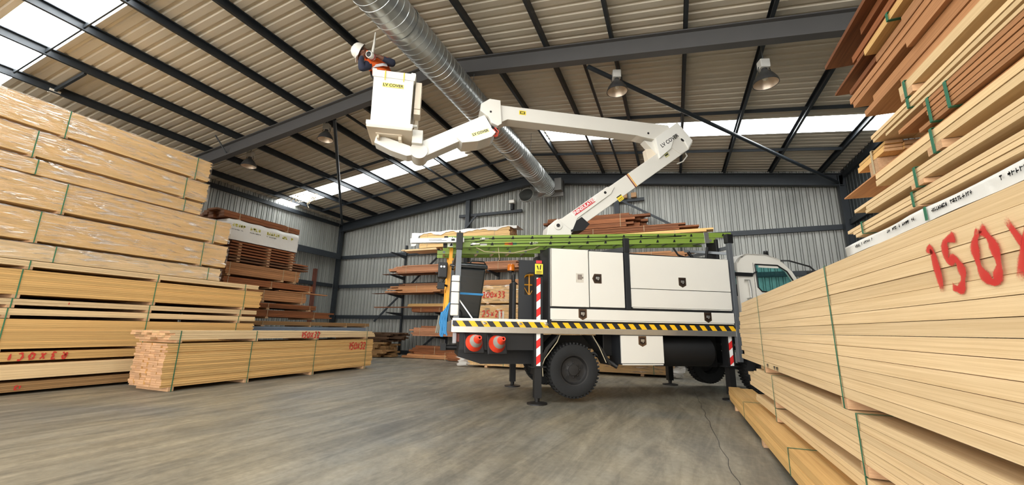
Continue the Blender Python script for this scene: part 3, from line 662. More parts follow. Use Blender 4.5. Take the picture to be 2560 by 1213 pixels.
shelf('thin red plank poking left out of the third rack level', -12.4, -9, 2.636, 2.639, 1, 1, .4, RED, (), 0, name='wide_plank', y=14.3)
shelf('long thin red batten on the fourth rack level', -12.4, -8.3, 2.03, 2.07, 1, 2, .2, RED, (), 0, name='batten', y=14.62)
shelf('red hardwood bundle on the fourth rack level', -10.4, -8.3, 1.84, 2.02, 3, 4, .7, RED, (-9.9,-9.0), .1)
shelf('pale batten pair lying on the red battens of the rack', -10.6, -8.4, 2.08, 2.2, 2, 2, .3, PINEY, (), .2, name='batten', y=14.7)
shelf('stack of red and pale boards on the lowest rack level', -10.2, -8.2, .86, 1.2, 5, 3, .7, PINKW, (-9.9,-8.9), .3)
shelf('red board layer lying on the lowest rack level boards', -9.9, -7.5, 1.205, 1.27, 1, 4, .6, RED, (), .1)
shelf('red hardwood bundle on the rack behind the boom foot', -4.2, -1.0, 4.9, 5.4, 6, 4, .8, RED, (-3.6,-1.6), .45)
shelf('long red hardwood boards on the rack behind the ladder', -4.0, .6, 4.66, 4.88, 4, 4, .8, RED, (-2.6,-.8), .4)
shelf('long pale pine boards slanting out of the rack behind the ladder', -3.2, 1.2, 4.52, 4.64, 2, 4, .8, PINEY, (.2,), .25)
shelf('orange boards on the rack seen between ladder and cabinets', -4.6, .4, 3.5, 3.92, 6, 4, .8, ORANGE, (-3,-.6), .4)
shelf('pale boards on the rack level behind the cabinets', -5.2, .3, 2.64, 2.9, 4, 3, .7, PINKW, (-3,), .3)
# floor level timber by the end wall
FG = 'timber lying on the floor by the end wall'
def lie(label, x0, x1, y, z0, z1, rows, cols, width, m, jit=.3, straps=(), name='timber_pile', rot=0., strapm=TWINE):
    t = pack(name, label, y, 1, x0, x1, z0, z1, rows, cols, width, m, straps, (), jit, True, None, 'X', FG, strapm=strapm, fj=.03); t.rotation_euler.z += rot; return t
lie('dark untidy pile of old timber upper part beside the long bundle', -13.4, -10.6, 13.6, .62, .98, 6, 5, .8, DARKW, .45)
lie('paler untidy timber pile under the dark old timber', -13.4, -10.95, 13.5, .02, .6, 8, 5, .9, PINED, .3)
lie('long orange hardwood pile low on the floor by the end wall', -10.2, -8.1, 14.0, .02, .17, 2, 5, .9, ORANGE, .2, (-9.2,))
lie('red hardwood boards lying on the orange floor pile', -9.8, -7.6, 14.1, .18, .48, 4, 4, .7, RED, .3, (-8.8,))
lie('strapped red bundle on the floor behind the truck tail', -7.9, -6.4, 13.55, .02, .3, 4, 3, .42, RED, .1, (-8.0,))
WG = 'film wrapped packs stacked behind the truck'
def behind(label, z0, z1, rows, m, straps, wrap=FILM, x0=-6.25, x1=-.05):
    return pack('timber_pack', label, 12.0, 1, x0, x1, z0, z1, rows, 5, 1.0, m, straps, (-5.6,-3.4,-.9), .02, False, wrap, 'X', WG, strapm=STRAP, bh=.045 if z0 > .5 else .06)
q0 = behind('film wrapped pine pack on the floor seen beneath the truck', .065, 1.37, 20, LVL, (-5.0,-.6))
q1 = behind('lower film wrapped pack with red 25x25 figures behind the bin', 1.44, 1.95, 9, LVL, ())
q2 = behind('upper film wrapped pack with red 200x33 figures seen beside the bin', 2.02, 2.58, 10, LVL, ())
pack('timber_pack', 'loose brown boards lying on the pack marked 200 x 33', 12.02, 1, -6.2, -.3, 2.6, 2.77, 3, 4, .9, ORANGE, (), (), .05, True, None, 'X', WG)
spray(q1, '25x25', .21, .03, (-5.78, 11.955, 1.57), '-Y', REDF, .05, .85); spray(q2, '200x33', .2, .03, (-5.78, 11.955, 2.18), '-Y', REDF, .05, .8)

def crumple(parent, lo, hi, seed):
    rnd = random.Random(seed); nx, nz = 9, 7; b = MB(); P = {}
    for i in range(nx):
        for j in range(nz):
            u, v = i/(nx-1), j/(nz-1); P[i, j] = (lo[0]+(hi[0]-lo[0])*u+rnd.uniform(-.03,.03), lo[1]+(hi[1]-lo[1])*rnd.random(), lo[2]+(hi[2]-lo[2])*v*(1-.5*abs(u-.4))+rnd.uniform(0,.02))
    for i in range(nx-1):
        for j in range(nz-1): b.quad([P[i,j],P[i+1,j],P[i+1,j+1],P[i,j+1]])
    return b.build('film_tail', MILKY, parent)
fp = bpy.data.objects['timber_pack.026'] if False else q0
crumple(fp, (.42,-3.5,-.05), (.62,-3.0,.4), 3); crumple(fp, (.42,2.9,-.05), (.62,3.35,.28), 5)
# ================================================================ the bucket truck (local: x forward, y to the far side, z up; y=0 is the near tray edge)
HD = R(32.5)
truck = thing('bucket_truck', 'white and charcoal utility truck raised on outriggers with folding boom and bucket', 'truck', (-2.12, 6.61, 0), HD)
W = 2.35
def T(name, m, lo, hi, bev=0., parent=None):
    return bbox(name, m, lo, hi, parent or truck, bev) if bev else box(name, m, lo, hi, parent or truck)
def sub(parent, o):                                      # re-parent a truck-space object under a part that sits at the truck origin
    o.parent = parent; return o
# tray
MB().box((-1.42,.03,1.2), (3.78,W-.03,1.325)).build('tray_floor', CHAR, truck)
MB().box((-1.445,-.0,1.135), (3.8,.045,1.232)).build('tray_rail', ALU, truck, bevel=.004)
MB().box((-1.445,W-.045,1.135), (3.8,W,1.32)).build('tray_rail', ALU, truck, bevel=.004)
MB().box((-1.445,.002,1.232), (3.8,.045,1.322)).build('hazard_tape', HAZ, truck)
MB().box((-1.45,0,1.322), (.14,.05,1.365)).build('tray_lip', WHITE, truck, bevel=.004)
MB().box((-1.46,.02,1.14), (-1.42,W-.02,1.33)).build('tail_rail', ALU, truck, bevel=.004)
for x in (-.93, -.33, .12): MB().box((x-.02,-.02,1.27), (x+.02,0,1.31)).tube([(x-.04,-.012,1.31),(x-.01,-.03,1.3),(x+.04,-.012,1.285)], .008, 6).build('rail_latch', ALU, truck, bevel=.002)
# chassis
for y in (.75, 1.45): MB().box((-1.2,y,.86), (5.6,y+.1,1.1)).build('chassis_rail', BLACK, truck)
for x in (-1.1, -.2, 1.3, 2.6, 3.6): MB().box((x,.75,.9), (x+.08,1.55,1.06)).build('cross_member', BLACK, truck)
MB().prism([(-1.3,.72),(-.9,.6),(.05,.6),(.15,.75),(.15,1.19),(-1.3,1.19)], .55, 1.75).build('rear_sub_frame', BLACK, truck)
MB().box((-1.32,.1,.86), (.1,.13,1.19)).build('cone_panel', BLACK, truck)
MB().cyl((.68,.2,.53), (.68,2.1,.53), .07, n=12).lathe([(.05,.95),(.18,1.05),(.2,1.15),(.18,1.25),(.05,1.35)], 'y', (.68,0,.53), 16).build('rear_axle', BLACK, truck, smooth=40)
MB().cyl((4.5,.3,.53), (4.5,2.0,.53), .06, n=12).build('front_axle', BLACK, truck, smooth=40)
MB().cyl((2.3,.35,.85), (3.35,.35,.85), .27, n=28).build('fuel_tank', BLACK, truck, smooth=40)
MB().box((1.3,.4,.75), (2.3,.74,1.19)).box((2.35,1.5,.62), (3.3,1.9,1.15)).box((3.3,.5,.55), (3.7,1.85,1.15)).build('battery_crate', BLACK, truck, bevel=.02)
MB().tube([(1.15,.5,.8),(1.3,.4,.72),(1.45,.32,.62),(1.52,.28,.58)], .045, 14, cap=False).build('exhaust_pipe', RIM, truck, smooth=50)
MB().tube([(-1.55,1.1,.85),(-1.3,1.1,.85)], .05, 10).box((-1.6,1.0,.8), (-1.5,1.2,.92)).build('tow_hitch', BLACK, truck)
MB().box((-1.35,.16,.98), (-1.28,.36,1.12)).build('tail_lamp', mat('tail_lamp_red', (150,60,40), .4), truck, bevel=.01)
MB().box((-1.43,.05,.96), (-1.37,.14,1.13)).build('side_marker', mat('grey_marker', (150,148,150), .5), truck, bevel=.012)
# mudguards with pale lips
MB().prism([(.02,.45),(.05,.62),(.2,.88),(.4,1.12),(.36,1.12),(.14,.9),(-.0,.64),(-.03,.45)], .1, .5).build('mudguard', BLACK, truck)
MB().prism([(.98,1.12),(1.2,.85),(1.32,.62),(1.28,.62),(1.16,.84),(.94,1.12)], .1, .5).build('mudguard', BLACK, truck)
LIP = mat('pale_guard_edge', (170,158,130), .6)
MB().tube([(.09,.09,.44),(.08,.09,.62),(.12,.09,.72),(.34,.09,1.0),(.4,.09,1.13)], .008, 6).build('guard_edge', LIP, truck)
MB().tube([(.98,.09,1.12),(1.1,.09,.92),(1.22,.09,.66)], .008, 6).build('guard_edge', LIP, truck)
# wheels
def wheel(x, y, s, r=.45, w=.24):
    """s=-1: outer face towards the camera"""
    o = thing('wheel', '', '', (x, y, .53), 0, None, truck); del o['label']; del o['category']
    b = MB(); b.lathe([(r*.56, s*w/2*.9),(r*.64, s*w/2),(r*.84, s*w/2*1.04),(r*.95, s*w/2*.9),(r*.985, s*w/2*.6),(r*.985, -s*w/2*.6),(r*.95, -s*w/2*.9),(r*.8, -s*w/2),(r*.56, -s*w/2*.9),(r*.56, s*w/2*.9)], 'y', n=56)
    for k in range(44):
        a = 2*math.pi*k/44
        for sd in (-1, 1):
            p0 = Vector((math.cos(a)*r*.99, sd*w*.47, math.sin(a)*r*.99)); p1 = Vector((math.cos(a+.05*sd)*r*1.0, sd*w*.12, math.sin(a+.05*sd)*r*1.0))
            b.beam(p0, p1, .028, .03, (math.cos(a), 0, math.sin(a)))
    b.build('tyre', RUBBER, o, smooth=35)
    rb = MB().lathe([(r*.57, s*w*.46),(r*.53, s*w*.44),(r*.5, s*w*.3),(r*.46, s*w*.2),(r*.3, s*w*.16),(r*.2, s*w*.22),(r*.2, s*w*.34),(.001, s*w*.36)], 'y', n=40).build('rim', RIM, o, smooth=40)
    for k in range(5):
        a = 2*math.pi*k/5+.3; MB().lathe([(.001, s*w*.205),(.034, s*w*.205),(.034, s*w*.19)], 'y', (math.cos(a)*r*.38, 0, math.sin(a)*r*.38), 12).build('rim_hole', BLACK, o)
    nb = MB()
    for k in range(8):
        a = 2*math.pi*k/8; nb.lathe([(.014, s*w*.16),(.014, s*w*.26),(.001, s*w*.27)], 'y', (math.cos(a)*r*.26, 0, math.sin(a)*r*.26), 8)
    nb.build('wheel_nuts', RIM, o)
    return o
wheel(.66, .26, -1); wheel(.66, 2.0, 1); wheel(4.5, .3, -1); wheel(4.5, 1.95, 1)
# outriggers
def jack(x, y, ztop, strip, part='outrigger'):
    o = thing(part, '', '', (x, y, 0), 0, None, truck); del o['label']; del o['category']
    box('outer_leg', BLACK, (-.075,-.075,.6), (.075,.075,ztop), o)
    box('flange', BLACK, (-.13,-.09,.585), (.13,.09,.6), o); box('inner_leg', BLACK, (-.06,-.06,.1), (.06,.06,.585), o)
    MB().cyl((0,0,.03), (0,0,.1), .035, .045, 12).lathe([(.001,.0),(.17,0),(.17,.02),(.06,.035),(.001,.035)], n=24).build('foot_pad', RIM, o, smooth=30)
    if strip: MB().box((-.035,-.082,.61), (.035,-.076,ztop-.02)).build('striped_tape', REDW, o)
    return o
jack(0, .13, 2.1, True); jack(0, 2.26, 1.2, False); jack(3.68, .16, 1.2, True); jack(3.74, 2.26, 1.2, False)
YLAB = MB().box((-.07,.02,2.14), (.07,.035,2.32)).build('warning_sticker', YEL, truck)
b = MB().quad([(-.045,.018,2.29),(-.02,.018,2.29),(-.005,.018,2.22),(-.02,.018,2.22)]).quad([(.02,.018,2.3),(.04,.018,2.3),(.03,.018,2.22),(.01,.018,2.22)])
for k in range(3): b.quad([(-.05,.018,2.195-k*.018),(.05,.018,2.195-k*.018),(.05,.018,2.187-k*.018),(-.05,.018,2.187-k*.018)])
b.build('sticker_print', INK, truck); MB().box((-.05,.02,2.33), (.05,.035,2.38)).build('red_sticker', REDS, truck)
# boom pedestal with the arched window panel
arch = [(-.28,1.33),(.06,1.33),(.06,2.42),(-.28,2.42)]
pd = MB().box((-.3,.28,1.33), (.06,.32,1.8)).box((-.3,.28,2.2), (.06,.32,2.42)).box((-.3,.28,1.8), (-.2,.32,2.2)).box((.0,.28,1.8), (.06,.32,2.2)).build('pedestal_panel', CHAR, truck)
MB().prism([(-.2,2.2),(-.2,2.12),(-.17,2.17),(-.12,2.2)], .28, .32).build('arch_corner', CHAR, truck)
b = MB()
for k in range(4):
    y = .5+k*.06; b.tube([(-.17,y,1.5),(-.17,y,2.1),(-.13,y,2.17),(-.05,y,2.19),(.02,y,2.19)], .015, 6)
b.tube([(-.06,.5,1.5),(-.06,.5,2.19)], .012, 6).tube([(-.17,.5,2.0),(.05,.5,2.0)], .012, 6).tube([(-.15,.5,1.95),(.03,.5,1.65)], .006, 6).tube([(.03,.5,1.95),(-.15,.5,1.65)], .006, 6)
b.build('yellow_lattice_guard', YSTEEL, truck)
MB().box((-.37,.5,1.33), (-.3,.85,2.05)).box((-.36,.55,2.05), (-.31,.7,2.2)).build('control_valve_bank', BLACK, truck, bevel=.02)
MB().box((.1,.6,1.33), (.9,1.6,2.5)).build('turret_base', CHAR, truck, bevel=.02)
MB().lathe([(.42,2.5),(.42,2.62),(.34,2.64),(.34,2.85)], n=32, o=(.6,1.1,0)).build('slew_ring', RIM, truck, smooth=40)
MB().prism([(.35,2.8),(.95,2.8),(.9,3.2),(.62,3.42),(.42,3.25)], .9, 1.3).build('turret', WHITE, truck, bevel=.012, smooth=30)
o = MB().lathe([(.055,0),(.055,.02)], n=20).build('beacon_base', BLACK, truck, (-.33,.9,2.28), smooth=40)
MB().lathe([(.062,.0),(.072,.01),(.072,.1),(.062,.13),(.001,.135)], n=20).build('beacon', AMBER, truck, (-.33,.9,2.3), smooth=40)
MB().tube([(-.33,.9,2.28),(-.33,.9,2.15),(-.2,.9,2.05)], .012, 6).build('beacon_stem', BLACK, truck)
# tool cabinets
MB().prism([(.17,1.325),(3.74,1.325),(3.74,2.58),(.18,2.62)], .03, .62).build('tool_cabinet', CHAR, truck)
MB().prism([(.17,1.325),(3.74,1.325),(3.74,2.58),(.18,2.62)], 1.75, 2.3).build('tool_cabinet', CHAR, truck)
def latch(parent, x, z, kind, y=-.012):
    lp = [(-.075,.085),(.075,.085),(.075,-.06),(0,-.1),(-.075,-.06)]
    if kind == 'side': lp = [(.075,.085),(.075,-.085),(-.06,-.085),(-.1,0),(-.06,.085)]
    k = MB().prism([(x+a, z+c) for a, c in lp], y-.004, y+.006).build('latch', CHROME, parent, bevel=.003)
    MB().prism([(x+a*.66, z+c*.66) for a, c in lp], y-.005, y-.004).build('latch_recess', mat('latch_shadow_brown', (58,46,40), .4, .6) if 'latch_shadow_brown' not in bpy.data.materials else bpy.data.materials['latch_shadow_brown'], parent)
    MB().box((x-.03,y-.013,z-.012), (x+.035,y-.004,z+.03)).cyl((x+.01,y-.016,z-.02), (x+.01,y-.004,z-.02), .012, n=10).build('latch_handle', ALU, parent, bevel=.003)
def door(name, x0, x1, z0, z1, lats, y=-.0):
    d = MB().box((x0,y-.012,z0), (x1,y+.03,z1)).build(name, WHITE, truck, bevel=.006, smooth=30)
    for x, z, k in lats: latch(d, x, z, k, y-.012)
    return d
d1 = door('cabinet_door', .2, .895, 1.595, 2.605, [])
MB().box((.66,-.0155,2.02), (.8,-.0118,2.18)).build('latch_scar', mat('scraped_paint', (196,188,174), .6, noise=.25, nscale=25), d1)
MB().box((.69,-.0165,2.07), (.77,-.0152,2.16)).box((.77,-.0165,2.09), (.795,-.0152,2.12)).build('latch_hole', mat('dull_primer', (120,108,98), .7, noise=.3, nscale=30), d1)
b = MB()
for k in range(14): b.cyl((.225,-.016,1.65+k*.07), (.225,-.011,1.65+k*.07), .005, n=6)
MB().box((.2,-.017,1.6), (.212,-.011,2.6)).build('hinge', ALU, d1)
door('cabinet_door', .915, 1.565, 1.6, 2.59, [(1.06,2.1,'side')])
door('cabinet_flap', 1.69, 3.72, 1.955, 2.57, [(2.72,2.1,'down')]); door('cabinet_flap', 1.69, 3.72, 1.62, 1.945, [])
door('cabinet_drawer', .2, 3.74, 1.375, 1.56, [(.77,1.475,'down'), (3.19,1.475,'down')])
MB().box((.22,-.02,1.352), (3.72,.02,1.37)).build('drawer_lip', WHITE, truck, bevel=.003); MB().box((1.72,-.018,1.6), (3.7,.02,1.614)).build('flap_lip', WHITE, truck, bevel=.003)
ub = MB().box((1.47,.06,.63), (2.29,.5,1.13)).build('under_box', CHAR, truck)
u = MB().box((1.48,.02,.655), (2.28,.06,1.125)).build('under_box_door', WHITE, truck, bevel=.005); latch(u, 1.88, 1.035, 'down', .02)
MB().box((1.5,.015,.625), (2.26,.06,.645)).build('under_box_lip', WHITE, truck, bevel=.003)
# ladder rack posts and frame
def post(x, y, z0, z1, m=STEELG): return MB().box((x-.045,y-.03,z0), (x+.045,y+.03,z1)).build('rack_post', m, truck, bevel=.004)
post(-1.39, .05, 1.35, 2.55); MB().box((-1.445,-.0,2.5), (-1.335,.1,2.79)).build('post_pad', BLACK, truck, bevel=.01)
post(-1.39, 2.25, 1.33, 2.7); post(1.63, 0.0, 1.58, 2.6, CHAR); MB().box((1.58,-.03,2.6), (1.69,.03,2.87)).build('post_pad', BLACK, truck, bevel=.01)
MB().box((3.76,-.02,.68), (3.84,.06,3.0)).build('rack_post', STEELG, truck, bevel=.004); MB().box((3.74,-.03,2.9), (3.87,.08,3.08)).build('post_pad', BLACK, truck, bevel=.01)
MB().beam((-1.39,.05,2.5), (-1.39,2.25,2.55), .06, .06).build('rack_bar', STEELG, truck); MB().beam((1.2,.6,2.63), (1.63,.0,2.66), .07, .09).beam((1.63,.0,2.6), (1.63,1.9,2.62), .06, .06).build('rack_bar', CHAR, truck)
MB().beam((3.8,.05,2.82), (3.8,2.2,2.86), .06, .06).beam((3.8,.05,2.7), (3.3,.7,2.85), .05, .05).build('rack_bar', STEELG, truck)
MB().tube([(3.1,.3,2.75),(3.2,.3,2.62),(3.45,.25,2.62),(3.5,.25,2.85)], .03, 8).tube([(2.75,.25,2.8),(2.85,.25,2.66),(3.1,.25,2.6)], .018, 8).build('rack_strap', BLACK, truck)
MB().box((3.66,.2,2.6), (3.72,.5,3.02)).build('rack_stop', BLACK, truck, bevel=.02)
MB().box((-1.49,-.02,1.4), (-1.36,.06,2.06)).build('white_tube', WHITE, truck, bevel=.02, smooth=40)
b = MB()
for z in (1.58, 1.78, 1.95): b.box((-1.5,-.024,z), (-1.35,.064,z+.012))
b.build('tube_bands', BLACK, truck)
# yellow tail frame, lamp, ropes
for y in (.5, 1.9): MB().beam((-1.55,y,1.3), (-1.5,y,2.72), .06, .06).build('tail_frame_post', YSTEEL, truck)
for z in (1.62, 1.95, 2.3, 2.66): MB().beam((-1.53,.5,z), (-1.53,1.9,z), .04, .05).build('tail_frame_rung', YSTEEL, truck)
MB().beam((-1.52,1.9,2.7), (-.9,1.95,2.35), .045, .045).build('tail_frame_stay', YSTEEL, truck)
MB().box((-1.72,.3,2.05), (-1.56,.5,2.32)).build('work_lamp', BLACK, truck, bevel=.02); MB().cyl((-1.67,.295,2.24), (-1.67,.3,2.24), .018, n=12).cyl((-1.62,.295,2.24), (-1.62,.3,2.24), .018, n=12).build('work_lamp_leds', WHT, truck)
MB().tube([(-1.6,.4,2.05),(-1.66,.4,1.95),(-1.55,.45,1.92)], .02, 8).box((-1.72,.33,1.86), (-1.6,.47,1.97)).build('lamp_bracket', BLACK, truck)
b = MB()
for k in range(9):
    x = -1.5-.012*k; b.tube([(x,.18+.02*(k % 3),1.62-.02*k),(x-.03,.16,1.45),(x-.05+.02*(k % 2),.15,1.28),(x-.06+.03*(k % 3),.15,1.12-.02*(k % 4))], .014, 6)
b.build('blue_rope', BLUE, truck)
b = MB()
for k in range(5): b.tube([(-1.66+.03*k,.2,1.4),(-1.68+.02*k,.2,1.25),(-1.7+.03*k,.21,1.12)], .018, 6)
b.build('grey_rag', mat('grey_rag_cloth', (120,116,104), .9), truck)
for x in (-.98, -.92): MB().beam((x+.35,.3,1.33), (x+.35,.3,1.5), .03, .03).build('tray_peg', ALU, truck)
# cab
cab = [(4.0,1.0),(4.0,2.55),(4.08,2.66),(4.25,2.74),(4.7,2.74),(4.98,2.66),(5.25,2.42),(5.55,1.95),(5.68,1.6),(5.7,.75),(5.3,.75),(4.95,.95),(4.05,.95)]
win = [(4.4,2.53),(4.92,2.53),(5.12,2.42),(5.42,1.98),(5.3,1.97),(4.5,2.0),(4.42,2.08)]
def frame(outer, hole, y0, y1):                          # side panel with a window opening, bridged polygon strips
    b = MB()
    n = 48
    def ray(poly, c, a):
        d = Vector((math.cos(a), math.sin(a))); best = None
        for i in range(len(poly)):
            p = Vector(poly[i])-c; q = Vector(poly[(i+1) % len(poly)])-c; e = q-p; den = d.x*e.y-d.y*e.x
            if abs(den) < 1e-9: continue
            t_ = (p.x*e.y-p.y*e.x)/den; u_ = (p.x*d.y-p.y*d.x)/den
            if t_ > 0 and -1e-6 <= u_ <= 1+1e-6: best = t_ if best is None else max(best, t_)
        return c+d*best
    c = Vector((sum(p[0] for p in hole)/len(hole), sum(p[1] for p in hole)/len(hole)))
    angs = sorted([2*math.pi*k/n-math.pi for k in range(n)]+[math.atan2(p[1]-c.y, p[0]-c.x) for p in list(outer)+list(hole)])
    O = [ray(outer, c, a) for a in angs]; H = [ray(hole, c, a) for a in angs]; m_ = len(angs)
    for i in range(m_):
        j = (i+1) % m_
        for y in (y0, y1): b.quad([(O[i].x,y,O[i].y),(O[j].x,y,O[j].y),(H[j].x,y,H[j].y),(H[i].x,y,H[i].y)])
        b.quad([(O[i].x,y0,O[i].y),(O[j].x,y0,O[j].y),(O[j].x,y1,O[j].y),(O[i].x,y1,O[i].y)]); b.quad([(H[i].x,y0,H[i].y),(H[j].x,y0,H[j].y),(H[j].x,y1,H[j].y),(H[i].x,y1,H[i].y)])
    return b
for y0, y1 in ((.1,.15), (2.05,2.1)):
    sd = frame(cab, win, y0, y1).build('cab_side', WHITE, truck)
    MB().prism(win, (y0+y1)/2-.003, (y0+y1)/2+.003).build('side_window', GLASS, truck)
    yy = y0-.004 if y0 < 1 else y1
    MB().tube([(p_[0],yy,p_[1]) for p_ in win+win[:1]], .014, 6).build('window_seal', BLACK, truck)
    MB().box((4.36,yy,1.2), (4.366,yy+.004,2.56)).build('door_gap', BLACK, truck)
MB().prism([(4.0,2.55),(4.08,2.66),(4.25,2.74),(4.7,2.74),(4.98,2.66),(4.97,2.63),(4.7,2.71),(4.25,2.71),(4.1,2.63),(4.03,2.54)], .1, 2.1).build('cab_roof', WHITE, truck, smooth=30)
MB().prism([(4.0,.95),(4.03,.95),(4.03,1.9),(4.0,1.9)], .15, 2.05).box((4.0,.15,2.4), (4.03,2.05,2.55)).build('cab_back', WHITE, truck)
MB().prism([(5.4,1.95),(5.55,1.95),(5.68,1.6),(5.7,.75),(5.6,.75),(5.55,1.55)], .15, 2.05).build('cab_front', WHITE, truck)
MB().prism([(4.98,2.655),(5.25,2.42),(5.54,1.96),(5.53,1.95),(5.24,2.40),(4.97,2.64)], .2, 2.0).build('windscreen', GLASS, truck)
MB().box((4.1,.2,1.1), (4.8,2.0,1.55)).box((4.1,.25,1.55), (4.3,.8,2.15)).box((4.1,1.4,1.55), (4.3,1.95,2.15)).build('cab_seats', BLACK, truck, bevel=.03)
MB().box((4.5,.105,2.475), (4.95,.12,2.52)).build('weather_shield', WHITE, truck)
MB().tube([(5.0,.09,2.63),(5.1,-.0,2.62),(5.45,-.12,2.5),(5.52,-.14,2.42)], .016, 8).build('mirror_arm', BLACK, truck)
MB().box((5.42,-.22,2.1), (5.56,-.05,2.42)).build('wing_mirror', BLACK, truck, bevel=.03, smooth=40)
MB().box((4.74,.16,2.72), (4.8,.22,2.8)).cyl((4.77,.19,2.8), (4.77,.19,2.83), .04, n=12).build('roof_antenna_mount', BLACK, truck)
MB().tube([(4.1,.06,2.2),(4.18,.03,2.2),(4.2,.03,2.0),(4.19,.03,1.86),(4.12,.06,1.84)], .018, 8).build('grab_handle', ALU, truck, smooth=40)
MB().box((3.84,.05,2.28), (4.3,.11,2.35)).tube([(4.3,.08,2.32),(4.36,.05,2.37),(4.42,.08,2.38)], .015, 6).build('rear_mirror_bracket', BLACK, truck, bevel=.01)
MB().box((3.87,.15,1.0), (3.99,2.1,1.9)).build('cab_rear_equipment', BLACK, truck, bevel=.02)
# ---------------------------------------------------------------- boom
BY0, BY1 = .95, 1.25
def B(name, m, poly, y0=BY0, y1=BY1, bev=.01, parent=None): return MB().prism(poly, y0, y1).build(name, m, parent or truck, bevel=bev, smooth=30)
def rect(a, c, w):                                       # long box in the boom plane from a to c, depth w
    a, c = Vector(a), Vector(c); d = (c-a).normalized(); nn = Vector((-d.y, d.x))*w/2
    return [tuple(a+nn), tuple(c+nn), tuple(c-nn), tuple(a-nn)]
lb = B('lower_boom', WHITE, rect((.82,3.28), (3.66,5.42), .34))
B('boom_foot_casting', WHITE, [(.5,3.2),(.56,3.38),(.72,3.44),(1.72,4.2),(1.9,4.22),(1.82,4.06),(1.05,3.46),(.95,3.22),(.7,3.12)], .92, 1.28, .008)
B('foot_guard', BLACK, [(.85,3.28),(1.15,3.5),(1.32,3.36),(1.2,3.22),(.92,3.17)], .93, 1.27, .004)
MB().cyl((.62,.88,3.27), (.62,1.32,3.27), .085, n=24).build('foot_pivot', WHITE, truck, smooth=40)
MB().cyl((.62,.86,3.27), (.62,.88,3.27), .035, n=16).cyl((1.68,.915,4.07), (1.68,.93,4.07), .03, n=14).build('pivot_pin', RIM, truck, smooth=40)
# stripes and stickers on the lower boom (local frame along the boom)
dv = Vector((3.66-.82, 5.42-3.28)); L0 = dv.length; ang = math.atan2(dv.y, dv.x)
def on_lower(u, w, mesh_or_mb, name, m=None, y=BY0-.0012):
    c = Vector((.82, 3.28))+dv.normalized()*u+Vector((-dv.y, dv.x)).normalized()*w
    o = link(name, mesh_or_mb, truck, (c.x, y, c.y), (R(90), 0, 0)); o.rotation_euler = (Matrix.Rotation(-ang, 3, 'Y') @ Matrix.Rotation(R(90), 3, 'X')).to_euler(); return o
def flat(w, h, m, d=.001): return MB().box((-w/2,-h/2,0), (w/2,h/2,d)).mesh('decal', m)
on_lower(1.86, 0, flat(.03, .338, mat('brown_stripe', (120,60,40), .5)), 'boom_stripe'); on_lower(1.895, 0, flat(.022, .338, YSTEEL), 'boom_stripe')
def fpt(x, z): q = Vector((x-.82, z-3.28)); e = dv.normalized(); return q.dot(e), q.dot(Vector((-e.y, e.x)))
u_, w_ = fpt(1.2, 3.72); on_lower(u_, w_, flat(.56, .1, REDS), 'warning_plate', y=.919); on_lower(u_, w_, text_mesh('UNINSULATED', .098, WHT, .002), 'warning_lettering', y=.917)
u_, w_ = fpt(2.02, 4.0); on_lower(u_, w_-.02, flat(.14, .12, YEL), 'yellow_sticker'); on_lower(u_, w_+.03, flat(.13, .022, INK), 'sticker_print', y=BY0-.0025); on_lower(u_, w_-.03, flat(.1, .012, INK), 'sticker_print', y=BY0-.0025); on_lower(u_, w_-.06, flat(.1, .008, INK), 'sticker_print', y=BY0-.0025)
u_, w_ = fpt(3.2, 5.1); on_lower(u_, w_+.0, flat(.12, .1, mat('faded_sticker', (190,186,130), .6)), 'faded_sticker'); on_lower(u_, w_, flat(.09, .03, INK), 'sticker_print', y=BY0-.0025)
# elbow cover at the top of the lower boom
el = B('elbow_cover', GELCOAT, [(2.92,5.46),(3.5,5.92),(3.86,5.5),(3.74,5.3),(3.62,5.5),(3.42,5.6),(3.3,5.25),(3.0,4.98)], .9, 1.3, .012)
B('elbow_plate', WHITE, [(3.3,5.3),(3.45,5.66),(3.6,5.72),(3.88,5.48),(3.76,5.28),(3.55,5.15)], .93, 1.27, .01)
MB().cyl((3.63,.905,5.52), (3.63,.93,5.52), .06, n=18).build('elbow_pin', RIM, truck, smooth=40)
u_, w_ = fpt(3.27, 5.43); on_lower(u_, w_, text_mesh('LV COVER', .12, INK, .002), 'cover_lettering', y=.899)
MB().tube([(3.78,1.1,5.28),(3.82,1.1,5.2),(3.7,1.1,5.05),(3.55,1.1,4.98)], .015, 8).build('elbow_hose', WHITE, truck)
B('link_arm', WHITE, [(2.7,5.42),(2.98,5.4),(3.1,5.2),(2.98,5.12)], 1.0, 1.2, .01); B('link_plate', CREAM, [(2.74,5.22),(3.02,5.26),(3.06,5.0),(2.8,4.83)], 1.02, 1.18, .006)
# upper boom
ubm = B('upper_boom', WHITE, [(-.72,5.84),(3.3,5.84),(3.4,5.6),(2.98,5.44),(2.6,5.48),(2.5,5.5),(-.45,5.53),(-.66,5.4)], BY0, BY1, .012)
MB().cyl((2.78,BY0-.006,5.58), (2.78,BY0,5.58), .025, n=14).build('boom_bolt', RIM, truck)
link('yellow_sticker', flat(.15, .1, YEL), truck, (-.13, BY0-.0012, 5.72), (R(90),0,0)); link('sticker_print', flat(.11, .06, INK), truck, (-.13, BY0-.0025, 5.72), (R(90),0,0)); link('sticker_print', flat(.07, .03, YEL), truck, (-.13, BY0-.0035, 5.72), (R(90),0,0))
